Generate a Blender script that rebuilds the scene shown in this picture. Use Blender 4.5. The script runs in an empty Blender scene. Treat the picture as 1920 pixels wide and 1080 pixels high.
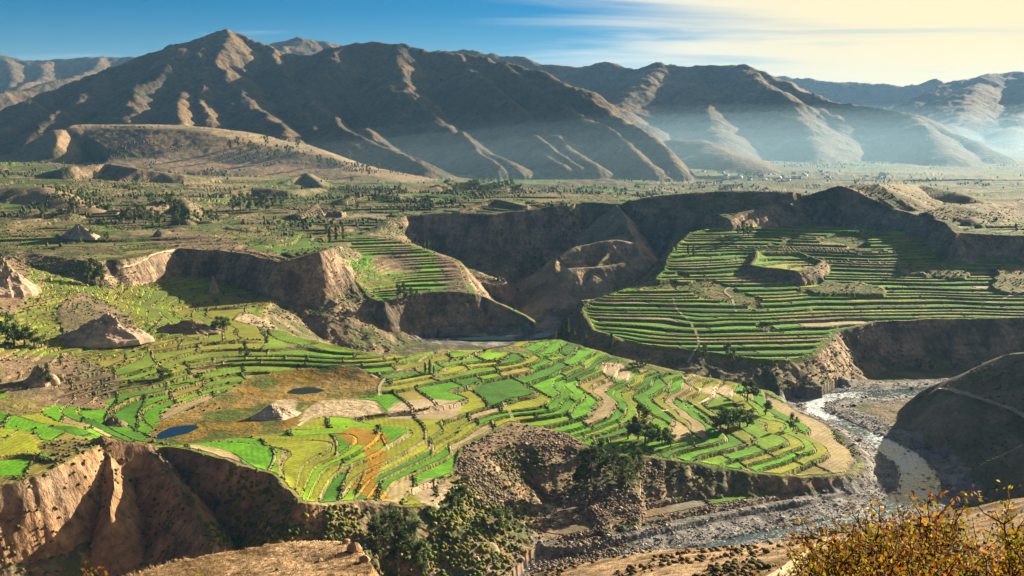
import bpy, math, random
import numpy as np
from mathutils import Vector

# ------------------------------------------------------------------ camera, sky, sun, exposure
scene = bpy.context.scene
COL = scene.collection
F_PX = 1844.0; PITCH = math.atan(325.0 / F_PX); ZC = 300.0
SUN_EL = math.radians(17.2); SUN_AZ = math.radians(51.0)      # azimuth measured from +Y (view) towards +X

cam_data = bpy.data.cameras.new('camera'); cam = bpy.data.objects.new('camera', cam_data); COL.objects.link(cam)
cam.location = (0, 0, ZC); cam.rotation_euler = (math.pi / 2 - PITCH, 0, 0)
cam_data.sensor_width = 36; cam_data.lens = 36 * F_PX / 1920
cam_data.clip_start = 0.2; cam_data.clip_end = 60000
scene.camera = cam
scene.view_settings.view_transform = 'Standard'; scene.view_settings.look = 'None'
scene.view_settings.gamma = 1; scene.view_settings.use_curve_mapping = False
scene.view_settings.exposure = 1.9
scene.render.engine = 'CYCLES'
scene.cycles.use_denoising = True
scene.cycles.max_bounces = 6; scene.cycles.diffuse_bounces = 1; scene.cycles.glossy_bounces = 2
scene.cycles.transmission_bounces = 3; scene.cycles.transparent_max_bounces = 6; scene.cycles.volume_bounces = 1
scene.cycles.volume_step_rate = 4

world = bpy.data.worlds.new('World'); scene.world = world; world.use_nodes = True
def build_world():
    nt = world.node_tree; N = nt.nodes; L = nt.links
    for n in list(N): N.remove(n)
    out = N.new('ShaderNodeOutputWorld'); bg = N.new('ShaderNodeBackground')
    sky = N.new('ShaderNodeTexSky'); sky.sky_type = 'NISHITA'; sky.sun_disc = False
    sky.sun_elevation = SUN_EL; sky.sun_rotation = SUN_AZ; sky.altitude = 3500
    sky.air_density = 1.0; sky.dust_density = 0.6; sky.ozone_density = 2.0
    bg.inputs['Strength'].default_value = 0.05
    tc = N.new('ShaderNodeTexCoord')
    # cirrus: noise on a flat sheet high above (direction / elevation), streaks drawn out along one wind direction
    sep = N.new('ShaderNodeSeparateXYZ'); L.new(tc.outputs['Generated'], sep.inputs[0])
    def M(op, a, b=None, c=None, clamp=False):
        m = N.new('ShaderNodeMath'); m.operation = op; m.use_clamp = clamp
        for i, v in enumerate((a, b, c)):
            if v is None: continue
            if isinstance(v, (int, float)): m.inputs[i].default_value = v
            else: L.new(v, m.inputs[i])
        return m.outputs[0]
    zz = M('MAXIMUM', sep.outputs[2], 0.0); den = M('ADD', zz, 0.10)
    px = M('DIVIDE', sep.outputs[0], den); py = M('DIVIDE', sep.outputs[1], den)
    comb = N.new('ShaderNodeCombineXYZ'); L.new(px, comb.inputs[0]); L.new(py, comb.inputs[1])
    mp = N.new('ShaderNodeMapping'); mp.inputs['Rotation'].default_value = (0, 0, math.radians(-52)); mp.inputs['Scale'].default_value = (0.36, 1.0, 1)
    L.new(comb.outputs[0], mp.inputs[0])
    no = N.new('ShaderNodeTexNoise'); no.inputs['Scale'].default_value = 0.9; no.inputs['Detail'].default_value = 7; no.inputs['Roughness'].default_value = 0.58
    no.inputs['Distortion'].default_value = 1.1
    L.new(mp.outputs[0], no.inputs['Vector'])
    # thin cloud is densest round the sun's side of the sky
    sd = (math.cos(SUN_EL) * math.sin(SUN_AZ), math.cos(SUN_EL) * math.cos(SUN_AZ), math.sin(SUN_EL))
    dot = N.new('ShaderNodeVectorMath'); dot.operation = 'DOT_PRODUCT'; dot.inputs[1].default_value = sd
    L.new(tc.outputs['Generated'], dot.inputs[0])
    near = N.new('ShaderNodeMapRange'); near.interpolation_type = 'SMOOTHERSTEP'
    near.inputs['From Min'].default_value = 0.50; near.inputs['From Max'].default_value = 0.91
    L.new(dot.outputs['Value'], near.inputs['Value'])
    cov = M('MULTIPLY_ADD', near.outputs[0], 0.62, M('MULTIPLY_ADD', no.outputs['Fac'], 1.25, -.125))
    cl = N.new('ShaderNodeMapRange'); cl.interpolation_type = 'SMOOTHSTEP'
    cl.inputs['From Min'].default_value = 0.54; cl.inputs['From Max'].default_value = 1.04
    L.new(cov, cl.inputs['Value'])
    ccol = N.new('ShaderNodeMix'); ccol.data_type = 'RGBA'
    L.new(near.outputs[0], ccol.inputs['Factor'])
    ccol.inputs['A'].default_value = (3.6, 4.4, 5.3, 1); ccol.inputs['B'].default_value = (5.8, 4.8, 2.7, 1)
    hs = N.new('ShaderNodeHueSaturation'); hs.inputs['Saturation'].default_value = 1.75; hs.inputs['Value'].default_value = .40; L.new(sky.outputs[0], hs.inputs['Color'])
    mix = N.new('ShaderNodeMix'); mix.data_type = 'RGBA'
    L.new(cl.outputs[0], mix.inputs['Factor']); L.new(hs.outputs[0], mix.inputs['A']); L.new(ccol.outputs['Result'], mix.inputs['B'])
    L.new(mix.outputs['Result'], bg.inputs['Color']); L.new(bg.outputs[0], out.inputs['Surface'])
build_world()

sun_data = bpy.data.lights.new('sun', 'SUN'); sun = bpy.data.objects.new('sun', sun_data); COL.objects.link(sun)
sun_data.energy = 5.0; sun_data.angle = math.radians(0.5); sun_data.color = (1.0, 0.85, 0.63)
sun.location = (800, 600, 900)
_sd = Vector((math.cos(SUN_EL) * math.sin(SUN_AZ), math.cos(SUN_EL) * math.cos(SUN_AZ), math.sin(SUN_EL)))
sun.rotation_euler = (-_sd).to_track_quat('-Z', 'Y').to_euler()

rng = np.random.default_rng(7); random.seed(7)
CP, SP = math.cos(PITCH), math.sin(PITCH)

# ------------------------------------------------------------------ measuring helpers
def at(px, py, z=None, d=None):
    """a point of the place from where it is seen in the photograph and its height z or its distance d"""
    u = (px - 960) / F_PX; v = (540 - py) / F_PX
    dy = CP + v * SP; dz = -SP + v * CP
    t = (z - ZC) / dz if d is None else d / dy
    return (t * u, t * dy, ZC + t * dz)

def hsh(ix, iy, seed=0):
    with np.errstate(over='ignore'):
        h = (ix.astype(np.int64) * 374761393 + iy.astype(np.int64) * 668265263 + seed * 1442695041) & 0xFFFFFFFF
        h = ((h ^ (h >> 13)) * 1274126177) & 0xFFFFFFFF
        h = ((h ^ (h >> 16)) * 2246822519) & 0xFFFFFFFF
        h = h ^ (h >> 15)
    return h.astype(np.float64) / 4294967295.0

def vnoise(x, y, seed=0):
    ix = np.floor(x); iy = np.floor(y); fx = x - ix; fy = y - iy
    ix = ix.astype(np.int64); iy = iy.astype(np.int64)
    fx = fx * fx * fx * (fx * (fx * 6 - 15) + 10); fy = fy * fy * fy * (fy * (fy * 6 - 15) + 10)
    a = hsh(ix, iy, seed); b = hsh(ix + 1, iy, seed); c = hsh(ix, iy + 1, seed); d = hsh(ix + 1, iy + 1, seed)
    return ((a + (b - a) * fx) * (1 - fy) + (c + (d - c) * fx) * fy) * 2 - 1

def fbm(x, y, wl, oct=4, seed=0, gain=0.5, ridged=False):
    s = np.zeros_like(x); a = 1.0; tot = 0; f = 1.0 / wl
    for o in range(oct):
        n = vnoise(x * f * 0.8 + y * f * 0.6 + 17.3 * o, -x * f * 0.6 + y * f * 0.8 + 9.1 * o, seed + o * 31)
        if ridged: n = 1 - 2 * np.abs(n)
        s += a * n; tot += a; a *= gain; f *= 2.07
    return s / tot

def sstep(a, b, x):
    t = np.clip((x - a) / (b - a), 0, 1); return t * t * (3 - 2 * t)

def poly_sd(x, y, P, closed=True):
    """signed distance to a polygon (negative inside), the nearest point's edge index, fraction and running length"""
    x = np.asarray(x, np.float32); y = np.asarray(y, np.float32)
    n = len(P); best = np.full(x.shape, 1e30, np.float32); bi = np.zeros(x.shape, np.int32); bt = np.zeros(x.shape, np.float32); side = np.zeros(x.shape, np.float32)
    ins = np.zeros(x.shape, bool); ne = n if closed else n - 1
    cum = [0.0]
    for i in range(ne):
        ax, ay = float(P[i][0]), float(P[i][1]); bx, by = float(P[(i + 1) % n][0]), float(P[(i + 1) % n][1])
        ex, ey = bx - ax, by - ay; l2 = ex * ex + ey * ey + 1e-9
        cum.append(cum[-1] + math.sqrt(l2))
        t = np.clip(((x - ax) * ex + (y - ay) * ey) / l2, 0, 1)
        dx = x - ax - t * ex; dy = y - ay - t * ey; dd = dx * dx + dy * dy
        m = dd < best
        np.copyto(best, dd, where=m); bi[m] = i; np.copyto(bt, t, where=m)
        if not closed: np.copyto(side, ex * (y - ay) - ey * (x - ax), where=m)
        if closed:
            c = ((ay > y) != (by > y))
            with np.errstate(divide='ignore', invalid='ignore'):
                ins ^= c & (x < (bx - ax) * (y - ay) / (by - ay + (1e-12 if by == ay else 0)) + ax)
    d = np.sqrt(best.astype(np.float64)); bt = bt.astype(np.float64)
    if closed: d = np.where(ins, -d, d)
    cum = np.array(cum)
    run = cum[bi] + bt * (cum[bi + 1] - cum[bi])
    return d, bi, bt, run, np.sign(side)

class TPS:
    def __init__(s, pts, lam=0.02):
        p = np.array(pts, float); s.c = p[:, :2] / 1000.0; z = p[:, 2]; n = len(p)
        d2 = ((s.c[:, None] - s.c[None]) ** 2).sum(-1); K = s.k(d2) + lam * np.eye(n) * 0.05
        A = np.zeros((n + 3, n + 3)); A[:n, :n] = K; A[:n, n] = 1; A[:n, n + 1:] = s.c; A[n, :n] = 1; A[n + 1:, :n] = s.c.T
        s.w = np.linalg.solve(A, np.r_[z, 0, 0, 0]); s.lo = z.min() - 6; s.hi = z.max() + 6
    @staticmethod
    def k(d2): return 0.5 * d2 * np.log(d2 + 1e-12)
    def __call__(s, x, y):
        x = x / 1000; y = y / 1000; n = len(s.c)
        r = s.w[n] + s.w[n + 1] * x + s.w[n + 2] * y
        for i in range(n): r = r + s.w[i] * s.k((x - s.c[i, 0]) ** 2 + (y - s.c[i, 1]) ** 2)
        return np.clip(r, s.lo, s.hi)

# ------------------------------------------------------------------ the lie of the land
# kinds of ground
G_FLOOR, G_A, G_B, G_C, G_F, G_BUTTE, G_HILLR, G_FG, G_M1, G_M2, G_M3, G_ML, G_FOOT, G_LOW = range(14)

class Mesa:
    """a table of land: rim outline, top surface through measured heights, fluted cliff outside the rim"""
    def __init__(s, tag, rim, ctrl=(), slope=1.4, amp=6, wl=38, floor=5, reach=None, rough=1.5, seed=1):
        s.tag = tag; s.floor = floor; s.amp = amp; s.wl = wl; s.seed = seed; s.rough = rough
        P = []; SL = []
        for r in rim:
            P.append(at(r[0], r[1], z=r[2]) if len(r) < 5 else (r[0], r[1], r[2])); SL.append(r[3] if len(r) > 3 and r[3] else slope)
        s.P = np.array(P); s.SL = np.array(SL)
        s.T = TPS(list(P) + [at(c[0], c[1], z=c[2]) if len(c) == 3 else c[:3] for c in ctrl])
        m = (s.P[:, 2].max() - floor) / min(SL) * 1.7 + 30
        if reach: m = reach
        s.bb = (s.P[:, 0].min() - m, s.P[:, 0].max() + m, s.P[:, 1].min() - m, s.P[:, 1].max() + m)
        s.out = m
    def __call__(s, x, y):
        sd, bi, bt, run, _ = poly_sd(x, y, s.P)
        H = np.full(x.shape, -1e9); E = sd.copy()
        deep = sd < -45; H[deep] = s.T(x[deep], y[deep])
        k_ = np.nonzero((sd >= -45) & (sd < s.out))[0]
        H[k_], E[k_] = s.edge(x[k_], y[k_], sd[k_], bi[k_], bt[k_], run[k_])
        return H, E
    def edge(s, x, y, sd, bi, bt, run):
        n = len(s.P); a = s.P[bi]; b = s.P[(bi + 1) % n]; sl = s.SL[bi] * (1 - bt) + s.SL[(bi + 1) % n] * bt
        nx = a[:, 0] * (1 - bt) + b[:, 0] * bt; ny = a[:, 1] * (1 - bt) + b[:, 1] * bt
        ins = sd < 0
        T = s.T(np.where(ins, x, nx), np.where(ins, y, ny))
        fl = fbm(run, run * 0 + s.seed * 7.7, s.wl, 4, s.seed, 0.55, True)
        e = sd + s.amp * (fl * 0.8 + 0.6 * fbm(x, y, s.wl * 1.3, 4, s.seed + 5)) * np.clip((sd + 40) / 40, 0, 1)
        k = np.clip(e, 0, None)
        Hc = np.clip(T - s.floor, 1, None) * 0.7; d1 = Hc / sl
        drop = np.where(k < d1, sl * k, Hc + (k - d1) * np.minimum(sl * 0.55, 0.62))
        h = T - drop + np.clip(k / 6, 0, 1) * s.rough * (fbm(x, y, 14, 3, s.seed + 9, 0.6) + .7 * fbm(run + .6 * fbm(x, y, 20, 2, 5) * 12, k * .12, 15, 2, s.seed + 11))
        return h, e

class Ridge:
    """a crest line with eroded flanks"""
    def __init__(s, tag, pts, slope=0.62, fl=0.30, wl=160, rnd=12, floor=0, seed=1, world=False, asym=0.0, within=None):
        s.tag = tag; s.within = within; s.sl = slope; s.fl = fl; s.wl = wl; s.rnd = rnd; s.seed = seed; s.asym = asym
        s.P = np.array([p if world else at(p[0], p[1], d=p[2]) for p in pts])
        m = (s.P[:, 2].max() - floor) / slope * 1.45 + 60
        s.bb = (s.P[:, 0].min() - m, s.P[:, 0].max() + m, s.P[:, 1].min() - m, s.P[:, 1].max() + m)
    def __call__(s, x, y):
        w = s.wl * 0.35
        xx = x + w * 0.5 * fbm(x, y, s.wl * 1.4, 3, s.seed + 40); yy = y + w * 0.5 * fbm(x, y, s.wl * 1.4, 3, s.seed + 41)
        d, bi, bt, run, side = poly_sd(xx, yy, s.P, False)
        z = s.P[bi, 2] * (1 - bt) + s.P[np.minimum(bi + 1, len(s.P) - 1), 2] * bt
        n = fbm(run + side * 977.0, side * 3.1 + d * 0.15 / s.wl, s.wl, 4, s.seed, 0.55)
        r = s.rnd
        k = (np.sqrt(d * d + r * r) - r) * (1 + s.fl * n * sstep(0, s.wl * 0.5, d)) * (1 + s.asym * side)
        if s.within is not None: z = np.where(poly_sd(x, y, s.within.P)[0] > -6, -1e9, z)
        return z - s.sl * k + 0.02 * s.wl * fbm(run, run * 0 + 1.0, s.wl * 0.5, 3, s.seed + 3), d

LAND = []
def on_plane(px, py, z0, d0, s, sl=None, sx=0.0):
    """rim point lying on a tilted plane z = z0 + s (d - d0) + sx x"""
    x, y, z = at(px, py, d=1.0); m = z - ZC; d = (z0 - s * d0 - ZC) / (m - s - sx * x)
    return (x * d, d, ZC + m * d, sl, 0)
def mesa(*a, **k): LAND.append(Mesa(*a, **k))
def ridge(*a, **k): LAND.append(Ridge(*a, **k))

# lower fields and the terraced slope rising to the left
mesa(G_A, [(-700,960,75,.9),(-300,945,68,1.3),(-60,925,64,1.7),(30,903,64,1.7),(100,880,66,1.6),(165,842,68,1.6),(190,826,68,1.6),(270,831,62,1.6),(330,842,60,1.5),(385,852,60,1.4),
  (440,866,58,1.4),(490,884,57,1.3),(530,905,55,1.2),(560,938,52,.8),(610,952,45,.55),(690,944,41,.5),(760,955,37,.5),(820,955,34,.5),(850,925,35,.5),
  (872,880,38,.5),(905,850,38,.5),(960,828,38,.5),(1020,832,36,.4),(1100,842,31,.3),(1200,856,26,.3),(1300,872,21,.4),(1400,888,16,.6),
  (1500,897,13,.7),(1600,888,11,.7),(1632,872,10,.7),(1628,845,10,.6),(1592,812,10,.6),(1550,786,10,.6),(1505,770,10,.5),(1478,752,11,.5),
  (1440,732,13,.6),(1380,716,19,.8),(1300,700,27,.9),(1230,686,34,.9),(1150,668,42,.9),(1085,646,48,.9),(1050,636,51,.9),(965,640,54,.9),(930,652,54,.9),
  (880,655,56,.9),(840,654,58,.9),(760,664,60,1),(700,662,62,1),(650,652,64,1),(590,636,61,.6),(520,616,61,.6),(490,600,62,.6),(505,572,64,.6),(522,540,67,.6),(525,490,82,1),(200,430,100,1),(-700,430,130,1)],
  [(300,700,58),(100,700,66),(0,700,72),(200,610,80),(0,600,92),(100,540,100),(0,500,112),(350,590,68),(450,560,67),(300,545,73),(550,770,49),(575,735,49),(325,808,51),(450,820,52),
   (420,660,60),(800,750,47),(830,690,53),(1000,760,41),(1000,700,47),(930,770,41),(1200,760,27),(1130,740,35),(1300,760,21),(1400,800,17),(1500,840,12),(700,850,46),(950,800,39),(120,800,60),(-300,700,90),(-300,560,130),(760,720,51),(1150,790,30)],
  amp=7, wl=52, floor=0, seed=11, rough=2.4)

ridge(G_A, [(-60,922,630),(20,905,650),(100,874,664),(158,838,674),(188,817,678),(232,826,684),(275,825,690),(330,842,700),(400,854,704),(460,872,700)], slope=1.7, fl=.35, wl=26, rnd=2, seed=17)
ridge(G_A, [(188,822,690),(205,858,668),(214,905,645),(208,965,618)], slope=1.5, fl=.2, wl=16, rnd=1, seed=15)
ridge(G_A, [(272,829,698),(318,880,665),(352,930,637),(392,985,604),(402,1012,588)], slope=1.15, fl=.25, wl=16, rnd=2, seed=16)
# right-hand terraces
_PB = (28, 1065, .165)
mesa(G_B, [on_plane(px, py, *_PB, sl, .008) for px, py, sl in [(1088,562,1.3),(1088,582,1.2),(1115,618,.6),(1190,650,.35),(1250,662,.3),(1300,668,.3),(1350,674,.3),(1420,682,.35),(1490,684,.4),(1537,668,.8),(1552,645,.9),(1572,622,1.1),(1640,606,1.2),(1750,602,1.2),(1920,598,1.2),(2500,600,1.2),(2600,480,1),(1920,455,1),(1700,435,1),(1500,425,1),(1380,425,1),(1290,440,1),(1258,465,1),(1238,500,.8),(1215,535,.8),(1150,550,.9)]],
  [on_plane(px, py, *_PB, None, .008)[:3] + (0,) for px in (1150, 1300, 1450, 1600, 1800) for py in (480, 540, 600) if px > 1200 or py > 560],
  amp=9, wl=80, floor=0, seed=23, rough=2)
mesa(G_B, [(1405,496,91,.6),(1440,503,89,.65),(1495,507,88,.65),(1527,506,87,.65),(1545,490,92,.6),(1500,470,99,.6),(1420,470,99,.6)], [], amp=4, wl=36, floor=68, seed=27, rough=0.6)

# the plateau of the far valley with its long cliff
mesa(G_C, [(-900,420,140,.15),(-200,455,125,.15),(60,472,115,.15),(170,492,112,.4),(225,486,112,1.4),(290,477,112,1.7),(330,467,113,1.8),(400,470,111,1.8),(460,478,110,1.6),(520,495,106,1.5),
  (560,484,113,1.7),(600,471,121,1.7),(616,467,121,1.3),(645,461,98,.3),(690,445,103,.3),(738,412,117,.8),(760,405,120,1.3),(830,400,123,1.6),(920,402,125,1.7),(1000,394,131,1.7),(1090,380,140,1.7),(1150,383,139,1.5),(1200,388,138,1.5),
  (1300,398,135,1.5),(1345,403,134,1.4),(1368,412,132,1),(1390,402,138,.9),(1440,387,147,1),(1520,372,157,1),(1600,380,154,1),(1700,398,144,1),(1768,416,136,1),(1790,438,127,1.1),(1850,440,124,1.1),(1920,442,123,1.1),(2600,450,123,1.1),
  (9000,3000,140,1,0),(14000,15500,150,1,0),(-14000,15500,150,1,0),(-6000,3200,200,1,0)],
  [(960,340,120),(1300,340,116),(1600,318,112),(1900,300,110),(500,370,133),(200,380,140),(0,360,152),(300,430,122),(600,400,124),(750,360,130),(1250,372,118),(1400,350,112),(1600,362,116),(1850,395,128),(1650,372,140),(500,450,113),(100,430,126),
   (0,6000,130,0),(3000,6000,115,0),(-3000,5000,180,0)],
  amp=9, wl=60, floor=40, seed=31, reach=420, rough=2.5)

# the spur between two arms of the gorge
_PF = (52, 1335, .14)
def pf(px, py, sl=None): return on_plane(px, py, *_PF, sl, -.07)
mesa(G_F, [at(575,478,d=1440) + (1, 0), at(612,474,d=1345) + (1.6, 0), at(640,492,d=1340) + (1.6, 0), at(662,525,d=1325) + (1.6, 0), at(688,561,d=1304) + (1.6, 0)] + [pf(px, py, sl) for px, py, sl in [(720,566,1.5),(762,553,1.5),(800,549,1.5),(870,549,1.5)]] + [at(905,558,d=1352) + (1.4, 0), at(945,576,d=1346) + (1.3, 0), at(985,591,d=1340) + (1.2, 0), at(1008,606,d=1332) + (1.1, 0), at(1024,626,d=1322) + (1, 0), at(1016,612,d=1345) + (1.2, 0), at(960,578,d=1362) + (1.2, 0)]
  + [pf(px, py, sl) for px, py, sl in [(890,545,1.2),(878,512,1.1),(862,488,1.1),(800,466,1.2),(750,447,1.2),(690,440,1),(600,445,1)]],
  [pf(px, py)[:3] + (0,) for px, py in [(750,500),(740,530),(700,480),(820,520),(800,490)]], amp=3.5, wl=26, floor=0, seed=41, rough=2)

# butte standing in the gorge and the arm that joins it to the cliff
ridge(G_BUTTE, [(1192,455,1600),(1160,449,1600),(1125,453,1590),(1080,463,1572),(1046,482,1545),(1038,500,1520)], slope=.8, fl=.45, wl=42, rnd=4, seed=51)
ridge(G_BUTTE, [(1205,478,1560),(1170,492,1530),(1120,500,1512),(1070,503,1500)], slope=.62, fl=.4, wl=36, rnd=5, seed=52)
ridge(G_BUTTE, [(1150,450,1600),(1135,480,1555),(1110,510,1500)], slope=.7, fl=.4, wl=36, rnd=4, seed=54)
ridge(G_BUTTE, [(1152,384,1780),(1165,402,1740),(1178,430,1680),(1192,455,1600),(1215,500,1520),(1228,545,1450)], slope=0.85, fl=.3, wl=50, rnd=3, seed=53)

# shaded hill on the near bank with a second crest below it
ridge(G_HILLR, [(1680,772,1000),(1725,738,985),(1768,716,975),(1800,703,960),(1850,677,940),(1888,663,925),(1960,655,910),(2100,640,905),(2400,620,950)], slope=0.5, fl=.25, wl=70, rnd=6, seed=61, floor=-10)
ridge(G_HILLR, [(1785,905,800),(1815,888,785),(1850,868,765),(1900,845,752),(1960,815,742),(2150,740,760)], slope=0.95, fl=.22, wl=50, rnd=3, seed=63, floor=-10)

# stony bench beside the river below the fields
mesa(G_LOW, [(985,985,7,.25),(1040,930,11,.3),(1150,890,14,.3),(1300,880,11,.3),(1500,905,6,.2),(1620,895,4.5,.2),(1672,880,3.5,.15),(1672,905,2.5,.12),(1640,922,2,.1),(1520,940,2.5,.1),(1440,955,2.6,.1),(1330,975,2.6,.1),(1200,1000,2.4,.1),(1060,1040,1,.1)],
  [(1350,915,7),(1450,915,5.5),(1200,940,7.5),(1100,990,5)], amp=3, wl=40, floor=-8, seed=71, rough=.5)

# the hill the picture is taken from: its brow, a lit ledge, the slope with the dirt road
mesa(G_FG, [(-60,2.2,298.2,.72,0),(-8,2.4,298.3,.75,0),(0,2.4,298.3,.75,0),(8,2.4,298.3,.72,0),(60,3,299,.7,0),(400,-60,310,.7,0),(400,-400,330,.7,0),(-400,-400,330,.7,0),(-400,-60,310,.7,0)], [], amp=.3, wl=6, floor=-20, seed=81, rough=.25, reach=700)
_J = [(205,1100,62),(250,1074,64),(320,1052,66),(400,1030,67),(470,1019,67),(560,1013,67),(645,1006,66),(684,1018,64),(704,1055,60),(712,1110,54),(700,1290,40),(300,1290,42)]
mesa(G_FG, [at(p[0], p[1], d=p[2]) + (1.9, 0) for p in _J], [at(450,1080,d=59)+(0,), at(600,1060,d=60)+(0,)], amp=1.1, wl=6, floor=230, seed=83, rough=.7, reach=60)
_R = [(700,1200,330),(860,1130,345),(990,1078,350),(1080,1052,345),(1180,1036,338),(1300,1026,330),(1420,1018,322),(1500,1012,312),(1570,1003,300),(1640,985,285),(1760,960,262),(1900,930,235),(2050,900,205),(2300,980,110),(1900,1220,100),(1500,1240,120),(1000,1250,170)]
mesa(G_FG, [at(p[0], p[1], d=p[2]) + (.85, 0) for p in _R], [at(1500,1060,d=235)+(0,), at(1300,1060,d=255)+(0,), at(1650,1050,d=215)+(0,)], amp=2.2, wl=22, floor=-10, seed=85, rough=.8, reach=420)

# mountains: crests and spurs
def m1(p, **k): ridge(G_M1, p, **{**dict(slope=.60, fl=.36, wl=230, rnd=14, seed=100 + len(LAND), floor=120), **k})
m1([(-260,300,3500),(-100,250,3800),(30,198,4050),(130,152,4300),(200,135,4450),(262,113,4600),(318,84,4700),(360,82,4750),(388,74,4800),(412,62,4850),(432,58,4850),(452,64,4850),(485,80,4800),(540,100,4700),(590,104,4600),(630,88,4450),(668,79,4400),(720,81,4380),(780,90,4350),(850,98,4300),(905,108,4200),(960,124,4050),(1040,146,3850),(1100,172,3650),(1180,222,3350),(1240,270,3080),(1285,312,2880)], rnd=25, slope=.98)
m1([(752,86,4380),(748,120,4130),(758,152,3950),(785,196,3700),(830,238,3450),(890,274,3180),(965,308,2900)], slope=.56, wl=170)
m1([(850,98,4300),(880,125,4050),(930,168,3800),(985,222,3500),(1050,262,3220),(1120,308,2900)], slope=.62, wl=150)
m1([(940,118,4080),(1010,168,3780),(1080,208,3500),(1150,250,3230),(1215,305,2890)], slope=.66, wl=140)
m1([(905,108,4200),(915,180,3850),(945,240,3450),(1020,285,3100),(1060,312,2880)], slope=.7, wl=120)
m1([(650,84,4420),(625,112,4220),(590,150,4050),(560,190,3880),(575,225,3650),(600,255,3400)], slope=.7, wl=120, fl=.5)
m1([(500,86,4780),(520,118,4450),(545,150,4200),(552,185,3950)], slope=.85, wl=90, fl=.55)
m1([(432,60,4850),(425,82,4600),(410,112,4350),(440,160,4020),(470,195,3750),(520,238,3350),(580,285,2950),(610,305,2750)], slope=.60, wl=150)
m1([(388,76,4780),(372,108,4400),(385,150,4100),(378,190,3850),(400,225,3500)], slope=.62, wl=120)
m1([(320,86,4700),(318,118,4350),(285,150,4080),(248,188,3800),(232,225,3500),(238,250,3250)], slope=.5, wl=180)
m1([(340,90,4600),(350,140,4200),(340,185,3850),(335,235,3350)], slope=.6, wl=130)
m1([(200,137,4400),(170,170,4100),(120,205,3800),(75,245,3500)], slope=.5, wl=150)
m1([(60,190,4050),(20,240,3700),(-60,300,3200)], slope=.5, wl=150)
m1([(612,228,3380),(660,248,3180),(720,272,3000),(800,308,2780)], slope=.55, wl=90, rnd=6)
m1([(685,238,3450),(705,258,3220),(745,282,3000),(790,300,2850)], slope=.6, wl=80, rnd=5)
m1([(570,165,3980),(600,205,3750),(588,190,3900),(640,235,3500)], slope=.75, wl=80, fl=.5)
m1([(870,245,3350),(900,285,3080),(935,312,2860)], slope=.62, wl=70, rnd=5)
m1([(1000,250,3280),(1040,280,3080),(1090,312,2870)], slope=.62, wl=70, rnd=5)
# foothill benches under the main mountain
_N = [(105,268,2980,.6),(96,242,3120,.6),(180,240,3150,.35),(270,243,3100,.3),(345,244,3050,.3),(400,252,2980,.28),(470,268,2900,.28),(560,285,2800,.28),(640,302,2720,.28),(560,266,3200,.4),(330,238,3480,.5),(160,236,3480,.5)]
mesa(G_FOOT, [at(p[0], p[1], d=p[2]) + (p[3], 0) for p in _N], [], amp=9, wl=220, floor=150, seed=141, rough=1.2, reach=900)
ridge(G_FOOT, [(-60,352,1880),(20,350,1850),(75,351,1830),(125,368,1760),(180,395,1680)], slope=.35, fl=.3, wl=60, rnd=14, seed=143)
# low bluffs on the plateau: crests placed where the line of sight passes a few metres above the plateau
def crest(pts):
    out = []
    for px, py, up in pts:
        d = np.arange(1300, 3200, 12.0); q = np.array([at(px, py, d=t) for t in d]); k = np.nonzero(q[:, 2] - C_TOP(q[:, 0], q[:, 1]) < up)[0]; out.append(tuple(q[k[0] if len(k) else 60]))
    return out
C_LAND = [p for p in LAND if isinstance(p, Mesa) and p.tag == G_C][0]; C_TOP = C_LAND.T
for i, (p, s_) in enumerate([
    ([(1440,368,10),(1500,358,18),(1560,350,26),(1640,345,30),(1720,345,28),(1790,360,24),(1870,386,12)], .4), ([(1180,376,8),(1230,366,18),(1330,360,22),(1400,357,22),(1500,360,14)], .5),
    ([(1720,402,6),(1800,384,16),(1880,378,18),(1990,380,18)], .35), ([(1820,408,8),(1900,386,16),(2050,380,16)], .4), ([(230,400,4),(270,388,12),(300,374,18),(338,372,18),(352,392,12),(345,415,5)], .55),
    ([(560,400,6),(600,383,14),(640,394,6)], .5), ([(860,394,5),(930,373,12),(985,384,8)], .45), ([(720,356,6),(800,343,18),(850,340,20),(960,350,12),(1010,360,4)], .45), ([(530,340,6),(575,323,22),(605,345,8)], .5),
    ([(90,322,10),(130,312,25),(200,306,30),(260,316,25),(340,328,15),(400,334,6)], .5), ([(410,360,8),(470,350,14),(540,356,12),(600,352,8)], .45), ([(640,372,8),(690,360,14),(740,366,8)], .45), ([(0,402,8),(60,395,12),(130,400,8)], .45), ([(380,430,5),(420,424,8),(470,432,5)], .5), ([(1010,345,6),(1100,338,14),(1180,342,8)], .4)]):
    ridge(G_C, crest(p), slope=s_, fl=.35, wl=50, rnd=5, seed=150 + i, floor=95, world=True, within=C_LAND)
# blue mountain behind, and the far ranges
def m2(p, **k): ridge(G_M2, p, **{**dict(slope=.5, fl=.26, wl=380, rnd=40, seed=180 + len(LAND), floor=120), **k})
m2([(760,100,6900),(830,94,6800),(880,97,6700),(930,102,6600),(975,106,6500),(1010,119,6400),(1075,122,6350),(1105,120,6300),(1125,115,6250),(1150,121,6200),(1195,128,6100),(1225,122,6000),(1280,120,5900),(1340,123,5750),(1400,126,5600),(1440,137,5450),(1475,152,5300),(1510,172,5150),(1545,186,5000),(1600,197,4850),(1660,206,4700),(1705,216,4600),(1760,236,4450),(1810,258,4300),(1870,288,4000)], slope=.72)
m2([(1400,126,5600),(1420,150,5250),(1465,180,4950),(1500,205,4700),(1525,245,4350),(1535,300,3900)], wl=260)
m2([(1530,195,5000),(1560,220,4700),(1580,262,4350),(1560,300,3950)], wl=220, slope=.55)
m2([(1705,216,4600),(1740,250,4250),(1780,290,3800)], wl=200)
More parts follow.
